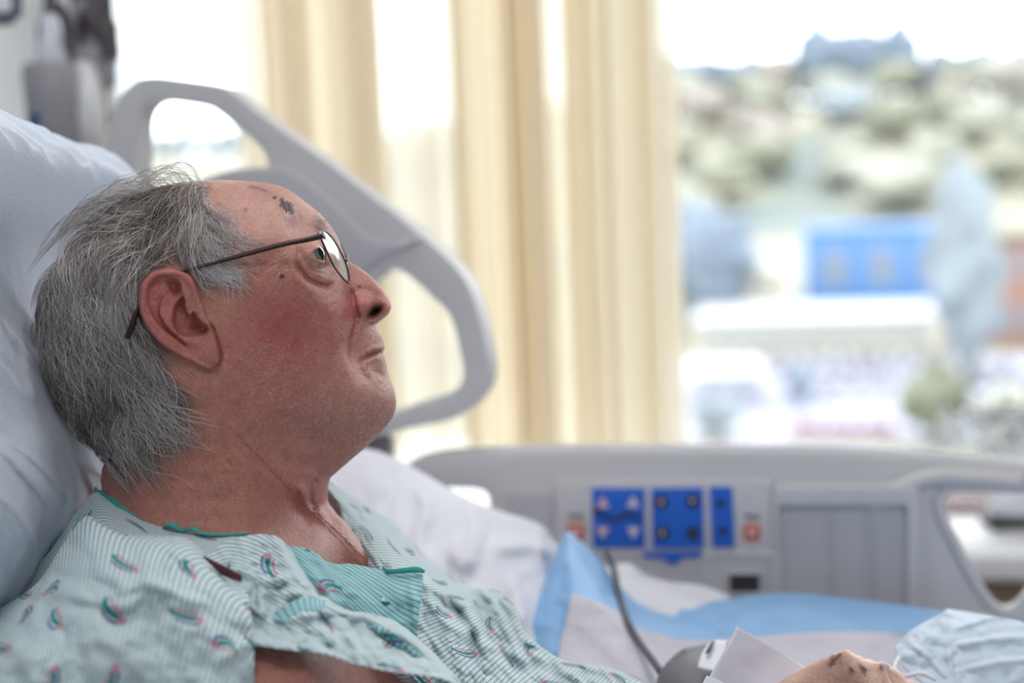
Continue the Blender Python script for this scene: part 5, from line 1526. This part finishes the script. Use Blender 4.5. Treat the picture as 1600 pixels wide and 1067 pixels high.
gown = empty('hospital_gown', U(500, 1300, .85), 'white and teal striped hospital gown with small pink and teal motifs', 'gown')
R2 = math.radians
patch('back_yoke', [
    [(-60, 955, .865), (0, 912, .872), (70, 848, .88), (120, 800, .885), (150, 770, .885), (187, 790, .855), (227, 813, .832), (262, 826, .818), (330, 838, .808), (390, 837, .805), (440, 850, .805)],
    [(-60, 1000, .84), (0, 950, .845), (62, 900, .84), (112, 850, .835), (152, 806, .84), (190, 812, .828), (230, 834, .812), (266, 848, .802), (330, 862, .794), (390, 868, .79), (440, 880, .79)],
    [(-60, 1050, .80), (0, 1000, .80), (60, 955, .79), (112, 905, .785), (155, 866, .785), (195, 860, .785), (235, 868, .78), (275, 880, .775), (330, 892, .772), (385, 905, .77), (440, 915, .77)]],
    120, 60, M_gown, gown, wr=((.0015, 30, 14, .3, 101),), thick=.0008, uvrot=R2(96))
patch('sleeve', [
    [(-90, 1010, .80), (0, 952, .805), (58, 912, .806), (96, 856, .815), (130, 806, .826), (185, 832, .80), (240, 838, .79), (290, 842, .785), (322, 868, .782), (345, 895, .776), (382, 912, .77)],
    [(-90, 1030, .76), (0, 985, .765), (66, 935, .765), (112, 872, .775), (150, 832, .785), (200, 842, .772), (248, 850, .764), (292, 858, .758), (326, 882, .756), (352, 906, .752), (388, 932, .75)],
    [(-90, 1070, .72), (0, 1020, .725), (72, 965, .73), (124, 915, .735), (170, 880, .74), (218, 876, .738), (262, 880, .735), (300, 890, .732), (332, 908, .732), (358, 930, .735), (392, 960, .738)],
    [(-90, 1110, .70), (0, 1070, .70), (76, 1020, .702), (134, 975, .705), (182, 945, .708), (232, 936, .708), (276, 938, .708), (312, 946, .712), (342, 960, .716), (366, 980, .722), (396, 1010, .73)],
    [(-90, 1190, .685), (0, 1150, .685), (80, 1110, .688), (140, 1080, .69), (190, 1060, .69), (240, 1050, .692), (286, 1048, .694), (320, 1052, .698), (350, 1060, .704), (372, 1070, .71), (396, 1085, .724)],
    [(-90, 1300, .69), (0, 1290, .69), (80, 1260, .69), (140, 1250, .69), (190, 1240, .69), (240, 1230, .69), (286, 1230, .69), (320, 1230, .695), (350, 1230, .70), (372, 1230, .708), (394, 1230, .72)]],
    170, 150, M_gown, gown, ridges=[([(134, 784), (100, 850), (62, 934), (40, 1000)], 9, .006), ([(180, 925), (230, 910), (275, 928), (320, 945)], 9, .007), ([(150, 985), (260, 950), (340, 975)], 14, -.006),
    ([(240, 845), (280, 870), (300, 900)], 8, .004), ([(330, 1040), (365, 1020), (395, 1000)], 10, .006), ([(0, 1000), (50, 1030), (60, 1090)], 20, .008)],
    wr=((.005, 50, 40, .5, 103), (.0012, 18, 14, .2, 105)), thick=.0008, uvrot=R2(20))
patch('front_flap', [
    [(322, 872, .783), (352, 893, .772), (376, 924, .758), (372, 956, .748), (366, 990, .738)],
    [(350, 848, .792), (368, 882, .777), (392, 926, .760), (396, 968, .750), (392, 1006, .732)],
    [(396, 836, .80), (405, 880, .78), (420, 930, .763), (430, 975, .748), (436, 1013, .728)],
    [(432, 839, .803), (448, 885, .783), (462, 930, .766), (468, 978, .748), (476, 1018, .730)],
    [(462, 868, .803), (478, 905, .788), (490, 940, .772), (500, 980, .75), (512, 1022, .730)],
    [(490, 906, .803), (508, 940, .79), (524, 965, .772), (538, 998, .75), (552, 1036, .730)],
    [(520, 955, .80), (560, 960, .79), (578, 990, .768), (592, 1020, .748), (604, 1048, .732)],
    [(566, 957, .80), (618, 974, .79), (630, 1005, .77), (640, 1028, .752), (652, 1054, .738)],
    [(618, 972, .80), (660, 1005, .79), (672, 1028, .772), (684, 1044, .76), (700, 1064, .745)],
    [(660, 1010, .80), (706, 1050, .79), (716, 1062, .775), (726, 1074, .765), (745, 1092, .75)]],
    200, 110, M_gown, gown,
    ridges=[([(430, 975), (470, 962), (520, 955), (570, 962), (640, 1000), (700, 1050)], 7, .009), ([(440, 940), (480, 948), (505, 935)], 9, -.008), ([(580, 985), (620, 1005), (660, 1035)], 7, -.009),
            ([(400, 900), (410, 940), (400, 985)], 9, .004), ([(540, 985), (556, 1010), (560, 1034)], 8, .006), ([(470, 985), (500, 1000), (530, 1020)], 8, -.006), ([(432, 845), (462, 900), (500, 945)], 6, .004)],
    wr=((.0055, 26, 20, .6, 107), (.0014, 10, 9, .1, 109)), thick=.0008, uvrot=R2(-35))
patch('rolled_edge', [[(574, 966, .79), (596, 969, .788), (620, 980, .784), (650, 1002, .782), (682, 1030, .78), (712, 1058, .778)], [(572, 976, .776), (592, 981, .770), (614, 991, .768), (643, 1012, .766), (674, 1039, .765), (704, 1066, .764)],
    [(574, 990, .776), (590, 994, .774), (608, 1002, .770), (634, 1022, .768), (664, 1048, .767), (694, 1074, .766)]], 60, 16, M_turq, gown, thick=.0008, wr=((.0015, 10, 10, .3, 119),), uvrot=0)
patch('fold_shade', [[(418, 966, .757), (445, 946, .757), (478, 934, .765), (508, 938, .776)], [(436, 970, .747), (462, 958, .75), (488, 950, .757), (512, 950, .768)], [(450, 976, .747), (475, 972, .75), (498, 966, .757), (518, 960, .772)]], 50, 20, M_turq, gown, thick=.0006, uvrot=.3)  # turquoise sheet added to paint the shade in the fold
# turquoise turned-over neck flap
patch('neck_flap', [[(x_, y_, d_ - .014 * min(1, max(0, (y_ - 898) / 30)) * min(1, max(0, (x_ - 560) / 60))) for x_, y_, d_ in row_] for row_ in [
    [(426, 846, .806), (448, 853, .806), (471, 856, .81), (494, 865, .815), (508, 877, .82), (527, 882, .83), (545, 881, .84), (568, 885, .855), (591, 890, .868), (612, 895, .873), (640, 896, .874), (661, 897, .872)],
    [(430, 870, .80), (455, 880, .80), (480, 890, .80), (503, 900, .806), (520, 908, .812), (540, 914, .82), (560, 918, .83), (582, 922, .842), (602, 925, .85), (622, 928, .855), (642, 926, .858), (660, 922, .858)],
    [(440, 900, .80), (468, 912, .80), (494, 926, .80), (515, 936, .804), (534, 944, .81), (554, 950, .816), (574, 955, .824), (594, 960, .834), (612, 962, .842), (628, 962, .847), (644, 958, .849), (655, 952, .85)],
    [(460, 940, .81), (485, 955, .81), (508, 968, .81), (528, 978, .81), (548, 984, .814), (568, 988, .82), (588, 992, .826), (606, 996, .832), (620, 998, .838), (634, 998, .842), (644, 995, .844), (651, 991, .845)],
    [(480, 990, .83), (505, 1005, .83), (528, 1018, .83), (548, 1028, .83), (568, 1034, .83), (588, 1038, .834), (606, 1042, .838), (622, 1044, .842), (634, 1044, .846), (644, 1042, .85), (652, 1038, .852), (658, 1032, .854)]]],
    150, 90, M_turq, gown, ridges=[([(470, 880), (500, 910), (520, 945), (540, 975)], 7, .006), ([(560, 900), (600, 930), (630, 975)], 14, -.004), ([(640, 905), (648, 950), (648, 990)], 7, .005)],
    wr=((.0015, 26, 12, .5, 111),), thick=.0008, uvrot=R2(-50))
chest0 = [(514, 755, 1.01), (569, 790, 1.015), (613, 818, 1.015), (637, 846, 1.01), (665, 877, 1.0), (706, 905, .995), (741, 919, .99), (777, 924, .985), (801, 945, .975), (822, 990, .965), (878, 1031, .955), (947, 1043, .945), (997, 1064, .935), (1090, 1120, .92)]
chestL = [(509, 768, .965), (534, 806, .935), (556, 838, .91), (575, 864, .893), (595, 889, .877), (600, 925, .850), (602, 975, .832), (612, 1030, .83), (690, 1080, .845), (740, 1120, .845), (800, 1150, .845), (860, 1180, .845), (920, 1200, .845), (1000, 1230, .85)]
def lerp_row(t, bulge, dy=0): return [(a[0] * (1 - t) + b_[0] * t, a[1] * (1 - t) + b_[1] * t + dy, a[2] * (1 - t) + b_[2] * t - bulge) for a, b_ in zip(chest0, chestL)]
behind = [(a[0] - 10, a[1] + 40, a[2] + .06) for a in chest0]
tuck = [(a[0] - 22, a[1] + 8, a[2] + .012) for a in chestL]
patch('chest_panel', [behind, chest0, lerp_row(.3, .018), lerp_row(.65, .024), chestL, tuck], 190, 150, M_gown, gown,
    ridges=[([(640, 892), (690, 925), (727, 950), (750, 1000), (765, 1064)], 7, .010), ([(735, 900), (765, 935), (800, 996), (827, 1064)], 8, .009), ([(700, 935), (735, 980), (755, 1050)], 7, -.010),
            ([(610, 830), (640, 870), (665, 920), (700, 980), (720, 1060)], 7, .008), ([(560, 790), (600, 830), (625, 870)], 8, .006), ([(780, 940), (815, 1010), (850, 1064)], 8, -.006),
            ([(840, 1010), (880, 1040), (900, 1066)], 9, .008), ([(545, 790), (575, 830), (600, 870)], 5, -.004), ([(656, 900), (660, 950), (675, 1010), (700, 1066)], 9, -.008), ([(900, 1045), (940, 1060), (960, 1080)], 7, -.006)],
    wr=((.006, 40, 16, .9, 113), (.0024, 14, 7, .9, 115)), thick=.0008, uvrot=R2(8))
# teal bound edges of the neckline
patch('collar_piping', [[(149, 762, .890), (153, 764, .888), (188, 785, .855), (226, 809, .834)], [(151, 774, .883), (155, 776, .881), (186, 797, .848), (227, 818, .827)]], 50, 8, M_pipe, gown, thick=.002)
tube('collar_piping', [U(256, 824, .818), U(268, 820, .814), U(285, 829, .812), U(300, 826, .810), U(318, 834, .808), U(350, 836, .806), (U(388, 833, .804))], [.0012, .0024, .0014, .0020, .0014, .0015, .001], M_pipe, gown, 10, flat=.6)
tube('collar_piping', [U(511, 762, .985), U(532, 800, .945), U(556, 838, .912), U(576, 864, .895), U(600, 891, .878)], .0014, M_pipe, gown, 8)
tube('piping_end', [U(596, 893, .874), U(612, 893, .868), U(635, 891, .866), U(652, 890, .866), U(663, 893, .867)], [.0010, .0018, .0021, .0024, .0012], M_pipe, gown, 12, flat=.8)
# dark sheet painting the shade inside the shoulder opening
patch('opening_shade', [[(318, 869, .765), (345, 882, .758), (377, 898, .750)], [(322, 880, .765), (346, 897, .758), (377, 910, .750)]], 20, 8, mat('opening_shade_mat', (84, 50, 52), .8), gown, thick=.001)

# ================================================================== EYEGLASSES
M_fr = mat('bronze_frame', (58, 36, 34), .35, metal=.5)
M_fr2 = mat('dark_rim', (50, 40, 62), .35, metal=.3)
gl_ = empty('eyeglasses', U(505, 372, D0 - 140 * S), 'thin bronze framed eyeglasses worn by the man', 'eyeglasses')
def gp(px, py, w): return U(px, py, D0 - w * S)
def mir(p):
    l = CR.inverted() @ (p - CAM); l.z = -2 * D0 - l.z; l.x -= .003; return CAM + CR @ l
def pair(fn):
    fn(lambda p: p); fn(mir)
temp = [(503, 369, 138), (498, 370, 146), (475, 375, 160), (440, 382, 172), (385, 397, 184), (340, 409, 192), (300, 420, 200), (262, 432, 206), (232, 458, 204), (213, 488, 212), (206, 510, 214), (198, 528, 212)]
tr_ = [.0020, .0024, .0024, .0022, .0019, .0016, .0013, .0012, .0014, .0019, .0026, .0022]
pair(lambda f: tube('temple_arm', [f(gp(*p)) for p in temp], tr_, M_fr, gl_, 10, flat=.7))
rimo = [(500, 368, 138), (504, 361.5, 128), (512, 364, 108), (524, 379, 82), (535, 399, 60), (543, 421, 46), (546, 440, 50), (541, 439, 66), (533, 431, 86), (522, 416, 108), (511, 394, 128), (503, 376, 138)]
def rimf(f):
    P = cr_interp(np.array(rimo, float), 72, closed=True)
    W3 = [f(gp(*p)) for p in P]
    W3.append(W3[0])
    V, F = tube_vf(np.array([tuple(p) for p in W3]), np.full(len(W3), .00062), 8, 1.0, cap=False)
    link('rim', mesh_from('rim', V, F), M_fr2, gl_)
    c = sum(W3[:-1], Vector()) / (len(W3) - 1); nrm = (CR @ Vector((.9, .35, 0))) * .0015
    vs = [tuple(c + nrm)] + [tuple(p) for p in W3[:-1]] + [tuple(c + (p - c) * .5 + nrm * .8) for p in W3[:-1]]
    n = len(W3) - 1; F = []
    for i in range(n):
        j = (i + 1) % n
        F.append((1 + i, 1 + j, 1 + n + j, 1 + n + i)); F.append((0, 1 + n + i, 1 + n + j))
    o = link('lens', mesh_from('lens', vs, F), M_lens, gl_)
M_lens, nt, b, out = new_mat('lens_glass')
nt.nodes.remove(b)
tr = nt.nodes.new('ShaderNodeBsdfTransparent'); tr.inputs[0].default_value = (.95, .93, .86, 1); g2 = nt.nodes.new('ShaderNodeBsdfGlossy'); g2.inputs['Roughness'].default_value = .03
fr = nt.nodes.new('ShaderNodeLayerWeight'); pw = nt.nodes.new('ShaderNodeMath'); pw.operation = 'POWER'; pw.inputs[1].default_value = 3.2; mx = nt.nodes.new('ShaderNodeMixShader')
nt.links.new(fr.outputs['Facing'], pw.inputs[0]); nt.links.new(pw.outputs[0], mx.inputs[0]); nt.links.new(tr.outputs[0], mx.inputs[1]); nt.links.new(g2.outputs[0], mx.inputs[2]); nt.links.new(mx.outputs[0], out.inputs[0])
pair(rimf)
pair(lambda f: tube('hinge', [f(gp(496, 369, 142)), f(gp(502, 366, 140)), f(gp(507, 372, 134))], [.0014, .0018, .001], M_steel, gl_, 8))
bp_ = [gp(541, 408, 46), gp(543, 400, 24), gp(543, 398, 0)]
tube('bridge', bp_ + [mir(p) for p in bp_[:2]][::-1], .0008, M_fr, gl_, 8)
pair(lambda f: blob('nose_pad', f(gp(539, 416, 34)), (.0022, .0012, .0036), M_clr, gl_, 2, 0))

# ---- eyeball
M_eye, nt, b, out = new_mat('eye')
tc = nt.nodes.new('ShaderNodeTexCoord'); sx = nt.nodes.new('ShaderNodeSeparateXYZ')
nt.links.new(tc.outputs['Object'], sx.inputs[0])
r = nt.nodes.new('ShaderNodeValToRGB'); r.color_ramp.interpolation = 'LINEAR'
ang_e = [(0.0, (226, 210, 204)), (.825, (214, 196, 190)), (.855, (70, 76, 82)), (.93, (120, 132, 138)), (.972, (92, 100, 104)), (.985, (8, 8, 10))]
while len(r.color_ramp.elements) < len(ang_e): r.color_ramp.elements.new(.5)
for e, (p, c) in zip(r.color_ramp.elements, ang_e): e.position = p; e.color = lin(c) + (1,)
nt.links.new(sx.outputs['Z'], r.inputs[0]); nt.links.new(r.outputs[0], b.inputs['Base Color'])
b.inputs['Roughness'].default_value = .08; b.inputs['Coat Weight'].default_value = .6
def eyeball(sign):
    bm = bmesh.new(); bmesh.ops.create_uvsphere(bm, u_segments=48, v_segments=32, radius=1.0)
    for v in bm.verts:
        if v.co.z > .84: v.co.z += (v.co.z - .84) * .55
    me = bpy.data.meshes.new('eye'); bm.to_mesh(me); bm.free()
    o = bpy.data.objects.new('eye', me); COL.objects.link(o); me.materials.append(M_eye)
    me.polygons.foreach_set('use_smooth', [True] * len(me.polygons))
    w0 = EYE_W * S
    x = (EYE_C[0] - 800) / FPX * (D0 - w0); y = (533.5 - EYE_C[1]) / FPX * (D0 - w0)
    c = CAM + CR @ Vector((x, y, -(D0 - sign * w0)))
    g = (CR @ Vector((.88, .33, .34))).normalized()        # gaze
    o.parent = per
    o.matrix_world = Matrix.Identity(4)
    R = g.to_track_quat('Z', 'Y').to_matrix().to_4x4()
    M = Matrix.Translation(c - per.location) @ R @ Matrix.Scale(EYE_R * S * .985, 4)
    o.matrix_basis = M
    return o
eyeball(1); eyeball(-1)
